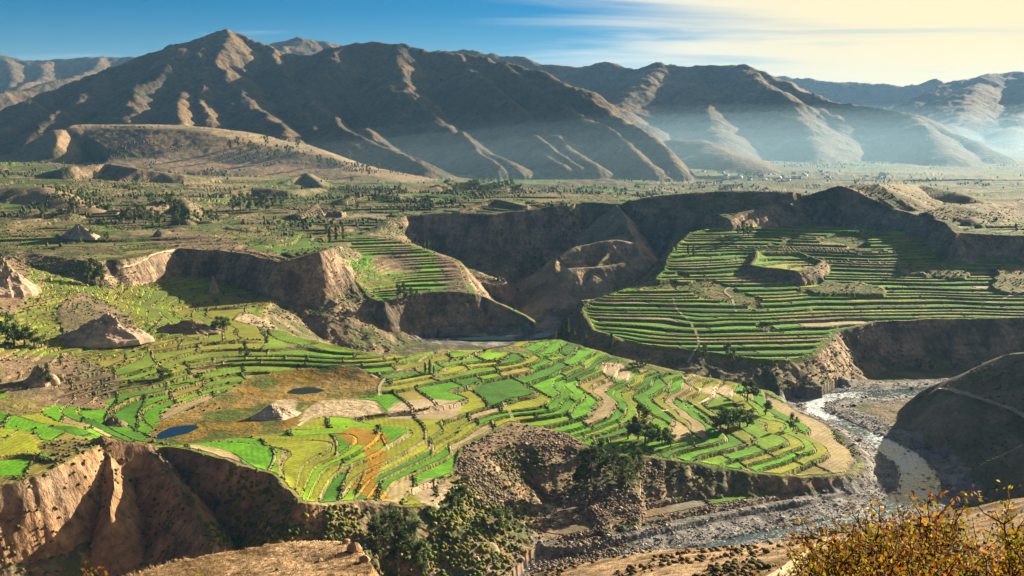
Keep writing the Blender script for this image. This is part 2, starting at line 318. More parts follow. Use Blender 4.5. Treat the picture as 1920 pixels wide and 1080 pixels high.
m2([(1230,124,6000),(1200,160,5500),(1160,205,4950),(1240,262,4300),(1290,300,3800)], wl=300, slope=.45)
m2([(1300,123,5850),(1320,180,5200),(1330,240,4500),(1380,300,3750)], wl=300, slope=.42)
m2([(1240,265,3900),(1310,262,3800),(1360,285,3500),(1420,312,3200)], wl=120, slope=.35, rnd=30)
def m3(p, **k): ridge(G_M3, p, **{**dict(slope=.42, fl=.25, wl=600, rnd=60, seed=220 + len(LAND), floor=120), **k})
m3([(1380,140,12000),(1470,143,11800),(1540,149,11600),(1620,156,11400),(1690,161,11200),(1730,158,11000),(1752,149,11000),(1775,158,11000),(1850,160,11000)], rnd=20)
m3([(1700,200,8600),(1740,178,8800),(1780,160,9000),(1810,146,9200),(1850,139,9200),(1920,137,9200),(2050,120,9000),(2300,110,8500)])
m3([(1850,140,9200),(1830,175,8200),(1800,215,7200),(1780,262,6000)])
m3([(1960,135,9100),(1930,190,7800),(1900,235,6600),(1930,290,5200)])
m3([(1690,250,6500),(1780,235,6600),(1860,225,6700),(1950,215,6700)], wl=300)
ridge(G_ML, [(440,90,7800),(500,88,7700),(530,76,7600),(552,70,7600),(580,75,7600),(620,82,7600),(680,92,7700)], slope=.4, fl=.2, wl=400, rnd=30, seed=251, floor=300)
for i, (p, s) in enumerate([
    ([(-200,120,9400),(-60,108,9300),(0,103,9200),(40,110,9200),(90,112,9200),(140,112,9200),(185,105,9200),(230,108,9200),(290,108,9200),(400,112,9200)], .5),
    ([(0,103,9200),(30,130,8500),(15,165,7800),(-30,215,6600)], .5), ([(185,105,9200),(170,130,8500),(130,150,7800),(60,180,7000)], .5), ([(90,112,9200),(80,140,8300),(40,170,7400)], .5),
    ([(250,108,9200),(230,130,8400),(180,150,7600)], .5), ([(-150,200,5600),(-20,180,5800),(60,160,6300),(130,150,6800)], .45)]):
    ridge(G_ML, p, slope=s, fl=.4, wl=420, rnd=25, seed=260 + i, floor=150)

# ------------------------------------------------------------------ river, ponds and ground patches as outlines in plan
def plan(pts, z):
    return np.array([at(p[0], p[1], z=(p[2] if len(p) > 2 else z))[:2] for p in pts])
# centre line of the river and its half width (metres), downstream
RIVER = [(2300,770,2,14),(2000,742,1.5,14),(1800,730,1.2,14),(1660,738,1,13),(1570,742,.8,9),(1528,752,.6,10),(1530,772,.4,9),(1590,798,.2,10),(1640,822,0,12),(1690,852,-.2,14),(1722,885,-.5,15),(1725,918,-.8,14),
         (1665,952,-1.2,10),(1560,980,-1.6,7),(1430,1003,-2,6),(1250,1046,-3,6),(1000,1110,-5,22),(500,1180,-12,22),(-400,1200,-24,22)]
GORGE = [(1300,560,6,9),(1100,588,6,10),(1068,600,5.5,10),(1050,622,5,10),(985,634,4.6,10),(900,634,4.2,11),(820,630,4,12),(740,628,3.6,11),(680,636,3.4,10),(620,640,3,9)]
def line(r): return np.array([at(p[0], p[1], z=p[2]) for p in r]), np.array([p[3] for p in r])
RIV = [line(RIVER), line(GORGE)]
POND1 = plan([(284,822),(300,812),(322,802),(348,798),(366,797),(370,803),(352,812),(325,819),(300,824)], 50.2)
POND2 = plan([(540,737),(552,730),(575,727),(596,729),(610,733),(596,737),(565,739)], 48.6)
ZP1, ZP2 = 50.2, 48.6
MARSH = plan([(275,835),(300,795),(380,760),(430,735),(480,712),(560,702),(660,700),(720,720),(700,740),(620,745),(560,760),(560,790),(520,815),(440,826),(380,838)], 50)
SAND = [plan([(560,790),(570,770),(600,752),(660,748),(700,752),(720,772),(660,780),(610,778)], 49), plan([(470,785),(480,770),(520,748),(560,745),(555,765),(520,786)], 50),
        plan([(440,615),(455,600),(500,615),(580,628),(570,634),(500,630)], 53), plan([(720,785),(740,760),(800,752),(865,758),(855,782),(790,785)], 46), plan([(770,905),(800,888),(848,885),(850,910),(830,930),(790,930)], 42),
        plan([(1180,720),(1130,710),(1125,695),(1160,690),(1185,705)], 33), plan([(1360,720),(1300,735),(1340,745),(1390,735)], 20), plan([(300,860),(270,840),(380,850),(430,866)], 60), plan([(640,480),(610,476),(660,500),(690,560),(680,550)], 90)]
BARE = [plan([(0,690),(130,670),(220,690),(200,740),(100,745),(0,730)], 68), plan([(190,640),(120,640),(110,600),(160,570),(240,590),(270,630)], 76), plan([(-40,570),(-40,490),(50,490),(60,540),(20,570)], 105), plan([(850,930),(870,870),(960,825),(1060,835),(1120,860),(1240,860),(1260,930),(1000,1040),(880,1010)], 25),
        plan([(700,455),(760,445),(790,465),(700,470)], 108), plan([(270,455),(330,440),(420,448),(520,470),(560,490),(500,485),(420,468),(330,464)], 114), plan([(870,548),(880,500),(800,468),(830,500),(850,545)], 80)]
OCHRE = [plan([(630,815),(660,802),(720,806),(735,822),(700,836),(650,835)], 50), plan([(680,840),(735,840),(715,860),(700,890),(740,910),(690,915),(655,900),(690,870)], 49)]

def inside(x, y, P): return poly_sd(x, y, P)[0]

def land(x, y):
    """height, kind of ground, distance beyond the rim of that piece"""
    x = np.asarray(x, float); y = np.asarray(y, float)
    H = 3.0 - 26 * sstep(150, -600, x) * sstep(900, 700, y) + 1.2 * fbm(x, y, 30, 3, 3)
    tag = np.zeros(x.shape, np.int8); E = np.full(x.shape, -99.0)
    for p in LAND:
        b = p.bb; m = np.nonzero((x > b[0]) & (x < b[1]) & (y > b[2]) & (y < b[3]))[0]
        if not len(m): continue
        h, e = p(x[m], y[m])
        w = h > H[m]; k = m[w]
        H[k] = h[w]; tag[k] = p.tag; E[k] = e[w] if isinstance(p, Mesa) else 50
    ka = np.nonzero((tag == G_A) & (E < 0) & (E > -98))[0]; ka = np.nonzero((tag == G_A) & (E < 0))[0]
    if len(ka):
        xa, ya = x[ka], y[ka]; fd = sstep(0, 70, -E[ka]) * sstep(-5, 80, poly_sd(xa, ya, MARSH)[0])
        H[ka] += fd * (7 * fbm(xa * .45, ya, 130, 3, 402) + 1.5 * fbm(xa * .6, ya, 60, 2, 404))
    kc = np.nonzero((tag == G_C) & (E < -12) & (y < 3200))[0]
    if len(kc):
        xc, yc = x[kc], y[kc]; H[kc] += sstep(12, 90, -E[kc]) * (9 * fbm(xc * .5, yc, 190, 3, 412) + 3 * fbm(xc * .6, yc, 70, 2, 414))
    # weathering of the hills
    mt = np.nonzero((tag == G_M1) | (tag == G_M2) | (tag == G_M3) | (tag == G_ML) | (tag == G_FOOT))[0]
    if len(mt):
        xm, ym = x[mt], y[mt]; up = np.clip((H[mt] - 150) / 150, 0, 1)
        H[mt] += up * (np.where(tag[mt] == G_FOOT, 5, 26) * fbm(xm, ym, 260, 5, 301, 0.52, True) + np.where(tag[mt] == G_FOOT, 2, 9) * fbm(xm, ym, 75, 4, 305, .55, True)) - up * np.where(tag[mt] == G_FOOT, 0, 8)
    fg = np.nonzero((tag == G_FG) & (y > 15) & (y < 450))[0]
    if len(fg):
        near_ = y[fg] < 120; xs, ys = x[fg], y[fg]
        H[fg] += np.where(near_, .22 * fbm(xs, ys, 2.6, 4, 321, .6), 1.0 * fbm(xs, ys, 14, 4, 322, .6))
    return H, tag, E

# ------------------------------------------------------------------ terraces: level fields stepping down the slopes
def plots(u, row, lu, seed):
    """each terrace cut into plots of uneven length: id and distance to the cut"""
    row = row.astype(np.int64); L_ = lu * (.55 + 1.0 * hsh(row, row * 0, seed)); cu = u / L_ + 7.3 * hsh(row, row * 0, seed + 1)
    c = np.floor(cu).astype(np.int64); fu = cu - c
    l = .4 * (hsh(c, row, seed + 3) - .5); r = 1 + .4 * (hsh(c + 1, row, seed + 3) - .5)
    c = np.where(fu < l, c - 1, np.where(fu > r, c + 1, c)); fu = cu - c
    l = .4 * (hsh(c, row, seed + 3) - .5); r = 1 + .4 * (hsh(c + 1, row, seed + 3) - .5)
    return (c + 5000) * 10007 + (row + 5000), np.clip(np.minimum(fu - l, r - fu) * L_, .01, None)

T_LO, T_HI = .84, .97
FLAT = [MARSH, POND1, POND2] + SAND[:3] + [BARE[3]]
def terraces(x, y, H, tag, E):
    """returns stepped height, field id (0 none), distance to the field's edge, riser amount"""
    H = H.copy(); Q = np.full(x.shape, np.nan); fid = np.zeros(x.shape, np.int64); fb = np.zeros(x.shape); ris = np.zeros(x.shape)
    for t, step, sx, _, wig, rim in ((G_A, 1.9, 50, 0, 0.0, 4), (G_B, 2.5, 80, 900, 9.0, 5), (G_F, 2.4, 50, 900, 3.0, 9), (G_C, 2.6, 100, 300, 2.0, 14), (G_FOOT, 5.0, 120, 60, 6.0, 30), (G_LOW, 2.0, 70, 30, 1.0, 5)):
        m = np.nonzero((tag == t) & (E < -rim) & (y < 3400))[0]
        if not len(m): continue
        xm, ym = x[m], y[m]
        keep = np.ones(len(m), bool)
        if t == G_A:
            for P in FLAT: keep &= inside(xm, ym, P) > 3
            keep &= ~((inside(xm, ym, BARE[0]) < 0) & (vnoise(xm / 25, ym / 25, 77) > 0.1))
            for P in (BARE[1], BARE[2]): keep &= inside(xm, ym, P) > 0
        if t in (G_B, G_C, G_F): keep &= fbm(xm, ym, 110, 3, 470 + t) < (.36 if t != G_C else .42)      # broken ground between the terraces
        if t == G_A: keep &= ~((fbm(xm, ym, 80, 3, 471) > .38) & ((xm < -300) | (ym > 1010)))
        m = m[keep]; xm, ym = x[m], y[m]
        S = H[m] + wig * fbm(xm, ym, 170 if t == G_A else 230 if t == G_B else 300, 3, 400 + t)
        wx = xm + 26 * fbm(xm, ym, 170, 3, 410 + t); wy = ym + 30 * fbm(xm, ym, 170, 3, 411 + t)
        q = S / step; q = q + .30 * np.sin(q * 1.37 + t); Q[m] = q
        ca, sa = math.cos(.3), math.sin(.3); ci, cb = plots(wx * ca + wy * sa, np.floor(q), sx, 420 + t); off = 0.0
        b = np.floor(q); fr = q - b
        # width of the tread in metres from the local slope is unknown here: the riser takes the last part of each band
        r = np.clip((fr - T_LO) / (T_HI - T_LO), 0, 1)
        lev = b + r
        H[m] = (lev - .30 * np.sin(lev * 1.37 + t)) * step + 0.1 * step
        fade = sstep(rim, rim + 10, -E[m]); H[m] = H[m] * fade + (S) * (1 - fade)
        hid = (ci * 131 + b.astype(np.int64) + 700) * 16 + t
        fid[m] = np.where((fr < T_LO - .001), hid, 0); fb[m] = cb; ris[m] = np.clip(r * (1 - r) * 4, 0, 1)
        far = sstep(1900, 2600, ym)
        H[m] = H[m] * (1 - .8 * far) + S * .8 * far
        wall = sstep(1.3, 0.5, cb); H[m] += wall * (.7 if t == G_A else .25 if t != G_C else 0) * fade * (1 - far)       # field walls of piled stone
        fid[m] = np.where(cb > 1.1, fid[m], 0)
    return H, fid, fb, ris, Q

def carve(x, y, H, tag):
    """river bed and ponds"""
    wet = np.zeros(x.shape); cut = np.zeros(x.shape, bool)
    for P, hw in RIV:
        mx = (x > P[:, 0].min() - 90) & (x < P[:, 0].max() + 90) & (y > P[:, 1].min() - 90) & (y < P[:, 1].max() + 90) 
        k = np.nonzero(mx)[0]
        if not len(k): continue
        d, bi, bt, run, _ = poly_sd(x[k], y[k], P, False)
        w = hw[bi] * (1 - bt) + hw[np.minimum(bi + 1, len(hw) - 1)] * bt; z = P[bi, 2] * (1 - bt) + P[np.minimum(bi + 1, len(P) - 1), 2] * bt
        w = w * (1 + .25 * fbm(run, run * 0, 60, 3, 500))
        bed = z - 1.6 + 1.9 * sstep(.75, 1.15, d / w) + np.clip(d - w, 0, None) * .10 + np.clip(d - 2.3 * np.maximum(w, 13), 0, None) * 2.2 + .5 * fbm(x[k], y[k], 6, 2, 505)
        bed = np.where(H[k] - z < 11, bed, 1e6); low = bed < H[k] - .6; cut[k] |= low
        H[k] = np.minimum(H[k], bed); wet[k] = np.maximum(wet[k], sstep(4.2, 1.2, d / np.maximum(w, 13)) * (bed < 1e5))
        tag[k] = np.where((H[k] <= bed) & (bed < 1e5) & (d < 3.2 * np.maximum(w, 13)), G_FLOOR, tag[k])
    for P, z in ((POND1, ZP1), (POND2, ZP2)):
        k = np.nonzero((np.abs(x - P[:, 0].mean()) < 160) & (np.abs(y - P[:, 1].mean()) < 160) & (tag == G_A))[0]
        if len(k):
            d = inside(x[k], y[k], P) + 2.5 * fbm(x[k], y[k], 14, 2, 510)
            s = sstep(60, 8, d); H[k] = H[k] * (1 - s) + (z + .35) * s
            H[k] = np.where(d < 1.5, np.minimum(H[k], z - 1.0 * sstep(1.5, -1.5, d) + .3), H[k])
    tag[cut & (tag != G_FLOOR)] = G_FLOOR
    return H, tag, wet, cut

# ------------------------------------------------------------------ one ground sheet, finer where slopes are steep
az_f = np.radians(np.arange(-31.5, 31.5001, 0.076)); az_l = np.radians(np.r_[np.arange(-175, -60, 8.0), np.arange(-60, -31.6, .6)]); az_r = -az_l[::-1]
AZ = np.r_[az_l, az_f, az_r]; NJ = len(AZ)
NR = 940
def build_grid():
    rs = np.concatenate([np.geomspace(.6, 30, 110), np.geomspace(30, 420, 200)[1:], np.linspace(420, 2100, 760)[1:], np.geomspace(2100, 15000, 620)[1:]])
    ja = np.unique(np.r_[np.arange(0, len(az_l), 2), np.arange(len(az_l), len(az_l) + len(az_f), 6), np.arange(len(az_l) + len(az_f), NJ, 2), NJ - 1])
    A = AZ[ja]
    X = np.sin(A)[:, None] * rs[None]; Y = np.cos(A)[:, None] * rs[None]
    H, tag, E = land(X.ravel(), Y.ravel()); H = H.reshape(X.shape)
    ang = (H - ZC) / rs[None]
    runmax = np.maximum.accumulate(ang, 1); vis = ((ang >= runmax - np.where(rs[None] < 420, .004, .007)) & (ang > -.50)).astype(float)
    k = np.ones(5) / 5
    vis = np.apply_along_axis(lambda v: np.convolve(v, k, 'same'), 1, vis)
    dr = np.diff(rs)[None]; dz = np.abs(np.diff(H, axis=1)); rm = .5 * (rs[1:] + rs[:-1])[None]
    cost = F_PX / rm * (dz + dr * np.maximum(np.abs(ZC - H[:, 1:]) / rm, .05)) * np.where(rm < 420, .012, .035) ** (1 - np.clip(vis[:, 1:], 0, 1))
    # finer over the terraced land, where every step shows
    cost = np.minimum(cost, 30) * np.where((rm > 560) & (rm < 1850), 1.5, 1.0) * np.where(rm < 40, .3, 1.0)
    cost += np.where((rm > 560) & (rm < 1650), .12, .004) * dr / 3
    # ease across columns
    w = 9; ker = np.hanning(2 * w + 1); ker /= ker.sum()
    pad = np.pad(cost, ((w, w), (0, 0)), 'edge'); cost = np.stack([np.convolve(pad[:, i], ker, 'valid') for i in range(cost.shape[1])], 1)
    c0 = len(A) // 2; tot_ = cost[c0].sum(); print('cost', tot_, [(a, round(cost[c0][(rs[1:] > a) & (rs[1:] <= b)].sum() / tot_, 2)) for a, b in ((0, 40), (40, 420), (420, 1000), (1000, 1700), (1700, 2600), (2600, 16000))])
    cum = np.concatenate([np.zeros((len(A), 1)), np.cumsum(cost, 1)], 1); cum /= cum[:, -1:]
    # resample to all columns, then invert
    R = np.empty((NJ, NR)); q = np.linspace(0, 1, NR)
    pos = np.interp(np.arange(NJ), ja, np.arange(len(ja)))
    Rc = np.stack([np.interp(q, cum[i], rs) for i in range(len(A))])
    lo = np.floor(pos).astype(int); hi = np.minimum(lo + 1, len(A) - 1); f = (pos - lo)[:, None]
    return Rc[lo] * (1 - f) + Rc[hi] * f
R = build_grid()
def snap(R):
    # bring grid lines onto the foot and the lip of every terrace wall
    X = np.sin(AZ)[:, None] * R; Y = np.cos(AZ)[:, None] * R
    H, tg, E = land(X.ravel(), Y.ravel()); Q = terraces(X.ravel(), Y.ravel(), H, tg, E)[4].reshape(R.shape)
    q0, q1 = Q[:, :-1], Q[:, 1:]; ok = np.isfinite(q0) & np.isfinite(q1); ok &= np.abs(np.where(ok, q1 - q0, 9)) < 1.4
    N = R.copy()
    dq = np.where(ok, q1 - q0, 1.0); dq = np.where(np.abs(dq) < 1e-9, 1e-9, dq)
    kl0 = np.floor(np.where(ok, q0, 0) - T_LO); kl1 = np.floor(np.where(ok, q1, 0) - T_LO); c = ok & (kl0 != kl1)
    J, I = np.nonzero(c); K = np.maximum(kl0, kl1)[J, I]; up = q1[J, I] > q0[J, I]
    rl = R[J, I] + (K + T_LO - q0[J, I]) / dq[J, I] * (R[J, I + 1] - R[J, I])
    # the lip of the same wall: follow the slope found here (walls are narrow)
    gr = dq[J, I] / (R[J, I + 1] - R[J, I]); rh = rl + np.clip((T_HI - T_LO) / gr, -9, 9)
    near_ = np.where(np.abs(rl - R[J, I]) < np.abs(R[J, I + 1] - rl), I, I + 1)
    good = (near_ > 1) & (near_ < NR - 2)
    J, near_, rl, rh, up = J[good], near_[good], rl[good], rh[good], up[good]
    N[J, near_] = rl; N[J, np.where(up, near_ + 1, near_ - 1)] = rh
    N = np.maximum.accumulate(N + np.arange(NR)[None] * 1e-5, 1)
    mv = np.nonzero((np.abs(N - R) > .05).ravel())[0]; X = (np.sin(AZ)[:, None] * N).ravel(); Y = (np.cos(AZ)[:, None] * N).ravel()
    H[mv], tg[mv], E[mv] = land(X[mv], Y[mv])
    return N, H, tg, E
R, H0, TAG, EDG = snap(R)
GX = np.sin(AZ)[:, None] * R; GY = np.cos(AZ)[:, None] * R
_x, _y = GX.ravel(), GY.ravel()
H1, FID, FBD, RIS, TQ = terraces(_x, _y, H0, TAG, EDG)
H1, TAG, WET, CUT = carve(_x, _y, H1, TAG); FID[CUT] = 0; RIS[CUT] = 0; FBD[CUT] = 0
FID[WET > 0] = np.where(WET[WET > 0] > .05, 0, FID[WET > 0])
GZ = H1.reshape(GX.shape)
ANG = (GZ - ZC) / R
VIS = ANG >= np.maximum.accumulate(ANG, 1) - 1e-4

def col_of(az): return int(np.clip(np.searchsorted(AZ, az), 1, NJ - 1))
def ground(x, y):
    j = col_of(math.atan2(x, y)); r = math.hypot(x, y)
    a0, a1 = AZ[j - 1], AZ[j]; f = (math.atan2(x, y) - a0) / (a1 - a0)
    return float(np.interp(r, R[j - 1], GZ[j - 1]) * (1 - f) + np.interp(r, R[j], GZ[j]) * f)
def seen(px, py, rmin=1.0):
    """where the line of sight through a place of the photograph meets the built ground"""
    x, y, z = at(px, py, d=1000.0); j = col_of(math.atan2(x, y)); el = (z - ZC) / math.hypot(x, y)
    a = np.where(R[j] < rmin, -9, ANG[j]); k = int(np.argmax(a >= el))
    if k == 0: k = NR - 1
    a0, a1 = ANG[j, k - 1], ANG[j, k]; f = (el - a0) / (a1 - a0 + 1e-12) if a1 > a0 else 0
    r = R[j, k - 1] + np.clip(f, 0, 1) * (R[j, k] - R[j, k - 1]); s = r / math.hypot(x, y)
    return x * s, y * s, float(np.interp(r, R[j], GZ[j]))

# ------------------------------------------------------------------ colour of the ground itself
def lerp(a, b, t): return a + (np.asarray(b, float) - a) * t[:, None]
CROPS = {G_A: [((.090,.245,.006), .30), ((.145,.265,.009), .22), ((.055,.160,.010), .14), ((.225,.245,.016), .17), ((.32,.25,.12), .09), ((.23,.195,.04), .10)],
         G_B: [((.085,.225,.010), .32), ((.125,.245,.012), .24), ((.055,.135,.014), .14), ((.210,.235,.026), .20), ((.31,.25,.13), .10)],
         G_F: [((.085,.215,.012), .40), ((.125,.23,.016), .3), ((.22,.20,.07), .3)],
         G_C: [((.070,.125,.020), .24), ((.10,.13,.03), .22), ((.15,.125,.05), .24), ((.18,.14,.075), .20), ((.05,.07,.016), .10)],
         G_FOOT: [((.20,.165,.10), .7), ((.15,.14,.06), .3)], G_LOW: [((.33,.27,.19), .5), ((.09,.19,.016), .2), ((.20,.175,.12), .30)]}
def colours():
    x, y = _x, _y; n = len(x); z = H1
    gr = np.zeros_like(GZ); dr = np.diff(R, axis=1); gr[:, 1:] = np.diff(GZ, axis=1) / np.maximum(dr, 1e-3)
    dj = np.zeros_like(GZ); dj[1:] = np.diff(GZ, axis=0) / np.maximum(R[1:] * np.diff(AZ)[:, None], 1e-3)
    slope = np.sqrt(gr ** 2 + dj ** 2).ravel()
    n1 = fbm(x, y, 90, 4, 600) * .5 + .5; n2 = fbm(x, y, 22, 4, 610) * .5 + .5; n3 = fbm(x, y, 400, 3, 620) * .5 + .5
    c = np.tile(np.array([.21, .17, .10]), (n, 1))
    mtn = np.isin(TAG, [G_M1, G_M2, G_M3, G_ML])
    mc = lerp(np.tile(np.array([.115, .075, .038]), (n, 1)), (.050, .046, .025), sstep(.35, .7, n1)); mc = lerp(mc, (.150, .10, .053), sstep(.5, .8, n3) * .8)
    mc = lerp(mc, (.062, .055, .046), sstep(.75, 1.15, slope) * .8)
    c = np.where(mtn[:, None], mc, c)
    fo = TAG == G_FOOT
    fc = lerp(np.tile(np.array([.25, .175, .10]), (n, 1)), (.13, .11, .052), sstep(.45, .75, n1)); c = np.where(fo[:, None], fc, c)
    pc = lerp(np.tile(np.array([.165, .125, .062]), (n, 1)), (.062, .078, .022), sstep(.3, .62, n2)); pc = lerp(pc, (.070, .110, .020), sstep(.45, .7, n3) * .7); pc = lerp(pc, (.040, .050, .016), sstep(.52, .66, n1) * .75); pc = lerp(pc, (.24, .175, .10), sstep(.60, .74, fbm(x, y, 55, 3, 630) * .5 + .5) * .7); c = np.where(((TAG == G_C))[:, None], pc, c)
    gc = lerp(np.tile(np.array([.185, .165, .050]), (n, 1)), (.085, .115, .022), sstep(.3, .7, n2)); gc = lerp(gc, (.30, .22, .12), sstep(.58, .8, n1) * .8)
    ab = np.isin(TAG, [G_A, G_B, G_F, G_LOW]); c = np.where(ab[:, None], gc, c)
    # far left is drier and more golden, the far plateau pale
    lf = (TAG == G_A) * sstep(-80, -380, x); c = lerp(c, (.22, .16, .05), lf * .6)
    # field colours
    f = np.nonzero(FID)[0]
    if len(f):
        t = FID[f] % 16; u = hsh(FID[f], FID[f] * 0, 31); v = hsh(FID[f], FID[f] * 0, 32)
        fcx = c[f].copy()
        for tg, tab in CROPS.items():
            m = t == tg; um = u[m]; acc = 0; cc = np.zeros((m.sum(), 3))
            for col, w in tab:
                s = (um >= acc) & (um < acc + w + 1e-6); cc[s] = col; acc += w
            fcx[m] = cc
        fcx *= (.92 + .42 * v)[:, None]
        # fewer crops on the far plateau and on the dry left slope: grazing land between
        gn = (t == G_C) * sstep(1750, 1450, y[f]); gcol = np.where((u < .55)[:, None], np.array([.085, .165, .012]), np.array([.16, .17, .03])); fcx = fcx * (1 - .75 * gn[:, None]) + gcol * .75 * gn[:, None]
        keep = np.ones(len(f)); keep[(t == G_C) & (v < .35)] = .5; dry = sstep(-90, -330, x[f]) * (t == G_A) * sstep(800, 950, y[f])
        fcx = lerp(fcx, (.18, .175, .032), dry * .62)
        c[f] = c[f] * (1 - keep[:, None]) + fcx * keep[:, None]
    # risers are dry-stone and scrub
    rs = RIS * np.isin(TAG, [G_A, G_B, G_F, G_C, G_LOW]); rcol = lerp(np.tile(np.array([.125, .095, .055]), (n, 1)), (.045, .058, .014), sstep(.45, .6, n2)); c = c * (1 - rs[:, None]) + rcol * rs[:, None]
    wl = (FBD < 1.1) & (FBD > 0); c[wl] = np.where((n2[wl] > .52)[:, None], np.array([.050, .068, .016]), np.array([.24, .185, .105]))
    # patches
    a = np.nonzero(np.isin(TAG, [G_A, G_B, G_F, G_C, G_LOW]) & (y < 2000))[0]
    xa, ya = x[a], y[a]; wob = 5 * fbm(xa, ya, 26, 3, 640)
    mk = sstep(2, -3, inside(xa, ya, MARSH) + wob); mcol = lerp(np.tile(np.array([.195, .120, .014]), (len(a), 1)), (.070, .092, .012), sstep(.42, .62, n2[a])); mcol = lerp(mcol, (.29, .185, .055), sstep(.62, .8, n1[a]))
    ca = c[a]; ca = ca * (1 - mk[:, None]) + mcol * mk[:, None]
    for P in SAND: ca = lerp(ca, (.44, .335, .20), sstep(2, -2, inside(xa, ya, P) + wob * .7))
    for P in BARE:
        k = sstep(3, -3, inside(xa, ya, P) + wob); bc = lerp(np.tile(np.array([.215, .148, .085]), (len(a), 1)), (.13, .11, .055), sstep(.45, .65, n2[a])); ca = ca * (1 - k[:, None]) + bc * k[:, None]
    for P in OCHRE: ca = lerp(ca, (.30, .175, .016), sstep(1.5, -1.5, inside(xa, ya, P) + wob * .4))
    c[a] = ca
    # cliffs: pale earth with dark earth patches, darkened overall to deepen their shade
    cl = np.isin(TAG, [G_A, G_B, G_C, G_F, G_BUTTE, G_LOW]) * sstep(.55, .95, slope) * (RIS < .25) * sstep(-4, 3, EDG)
    cc = lerp(np.tile(np.array([.29, .20, .125]), (n, 1)), (.11, .085, .058), sstep(.35, .75, n2)); cc = lerp(cc, (.33, .18, .088), sstep(.35, .65, n1) * (y < 820) * .8)  # near bluff tinted warm to stand in for sunlit, orange reflected light
    c = c * (1 - cl[:, None]) + cc * cl[:, None]
    bu = (TAG == G_BUTTE); c = np.where(bu[:, None], lerp(np.tile(np.array([.33, .235, .145]), (n, 1)), (.19, .15, .075), sstep(.4, .7, n2)), c)
    # talus below the rims
    ta = np.isin(TAG, [G_A, G_B, G_C, G_F]) * sstep(2, 8, EDG) * (slope < .75); tc = lerp(np.tile(np.array([.20, .15, .085]), (n, 1)), (.095, .10, .038), sstep(.4, .65, n2)); ta = np.clip(ta, 0, 1); c = c * (1 - ta[:, None]) + tc * ta[:, None]
    hr = TAG == G_HILLR; c = np.where(hr[:, None], lerp(np.tile(np.array([.20, .150, .095]), (n, 1)), (.125, .115, .055), sstep(.4, .65, n2)), c)
    fg = TAG == G_FG; n5 = fbm(x, y, 4, 4, 650) * .5 + .5
    fcol = lerp(np.tile(np.array([.40, .27, .15]), (n, 1)), (.24, .155, .075), sstep(.4, .65, n5)); fcol = lerp(fcol, (.13, .085, .030), sstep(.48, .62, n2) * (y > 120)); c = np.where(fg[:, None], fcol, c)
    # gravel along the river
    lo_ = (TAG == G_LOW) & (FID == 0); c = np.where(lo_[:, None], lerp(np.tile(np.array([.25, .20, .145]), (n, 1)), (.13, .11, .065), sstep(.4, .65, n2)), c)
    fl = TAG == G_FLOOR; n6 = fbm(x, y, 9, 3, 660) * .5 + .5
    gv = lerp(np.tile(np.array([.25, .235, .215]), (n, 1)), (.13, .12, .105), sstep(.4, .65, n6)); gv = lerp(gv, (.15, .12, .07), sstep(.6, .15, WET)); gv = lerp(gv, (.075, .088, .03), sstep(.6, .15, WET) * sstep(.4, .6, n2)); c = np.where(fl[:, None], gv, c)
    return np.clip(c, .004, .8), np.clip(np.maximum(cl, mtn * sstep(.6, 1.0, slope)), 0, 1)
CLR, ROCK = colours()

# ------------------------------------------------------------------ materials
def mat_new(name):
    m = bpy.data.materials.new(name); m.use_nodes = True; nt = m.node_tree
    for n in list(nt.nodes): nt.nodes.remove(n)
    out = nt.nodes.new('ShaderNodeOutputMaterial'); b = nt.nodes.new('ShaderNodeBsdfPrincipled'); nt.links.new(b.outputs[0], out.inputs[0])
    b.inputs['Roughness'].default_value = .92; b.inputs['Specular IOR Level'].default_value = .15
    return m, nt, b
def ntex(nt, scale, detail=5, rough=.6, vec=None, dist=0):
    t = nt.nodes.new('ShaderNodeTexNoise'); t.inputs['Scale'].default_value = scale; t.inputs['Detail'].default_value = detail; t.inputs['Roughness'].default_value = rough; t.inputs['Distortion'].default_value = dist
    if vec is not None: nt.links.new(vec, t.inputs['Vector'])
    return t
def maprange(nt, v, a, b, c, d):
    m = nt.nodes.new('ShaderNodeMapRange'); nt.links.new(v, m.inputs['Value'])
    for k, q in zip(('From Min', 'From Max', 'To Min', 'To Max'), (a, b, c, d)): m.inputs[k].default_value = q
    return m.outputs[0]
def mulcol(nt, c, f):
    m = nt.nodes.new('ShaderNodeMix'); m.data_type = 'RGBA'; m.blend_type = 'MULTIPLY'; m.inputs['Factor'].default_value = 1
    nt.links.new(c, m.inputs['A']); nt.links.new(f, m.inputs['B']); return m.outputs['Result']
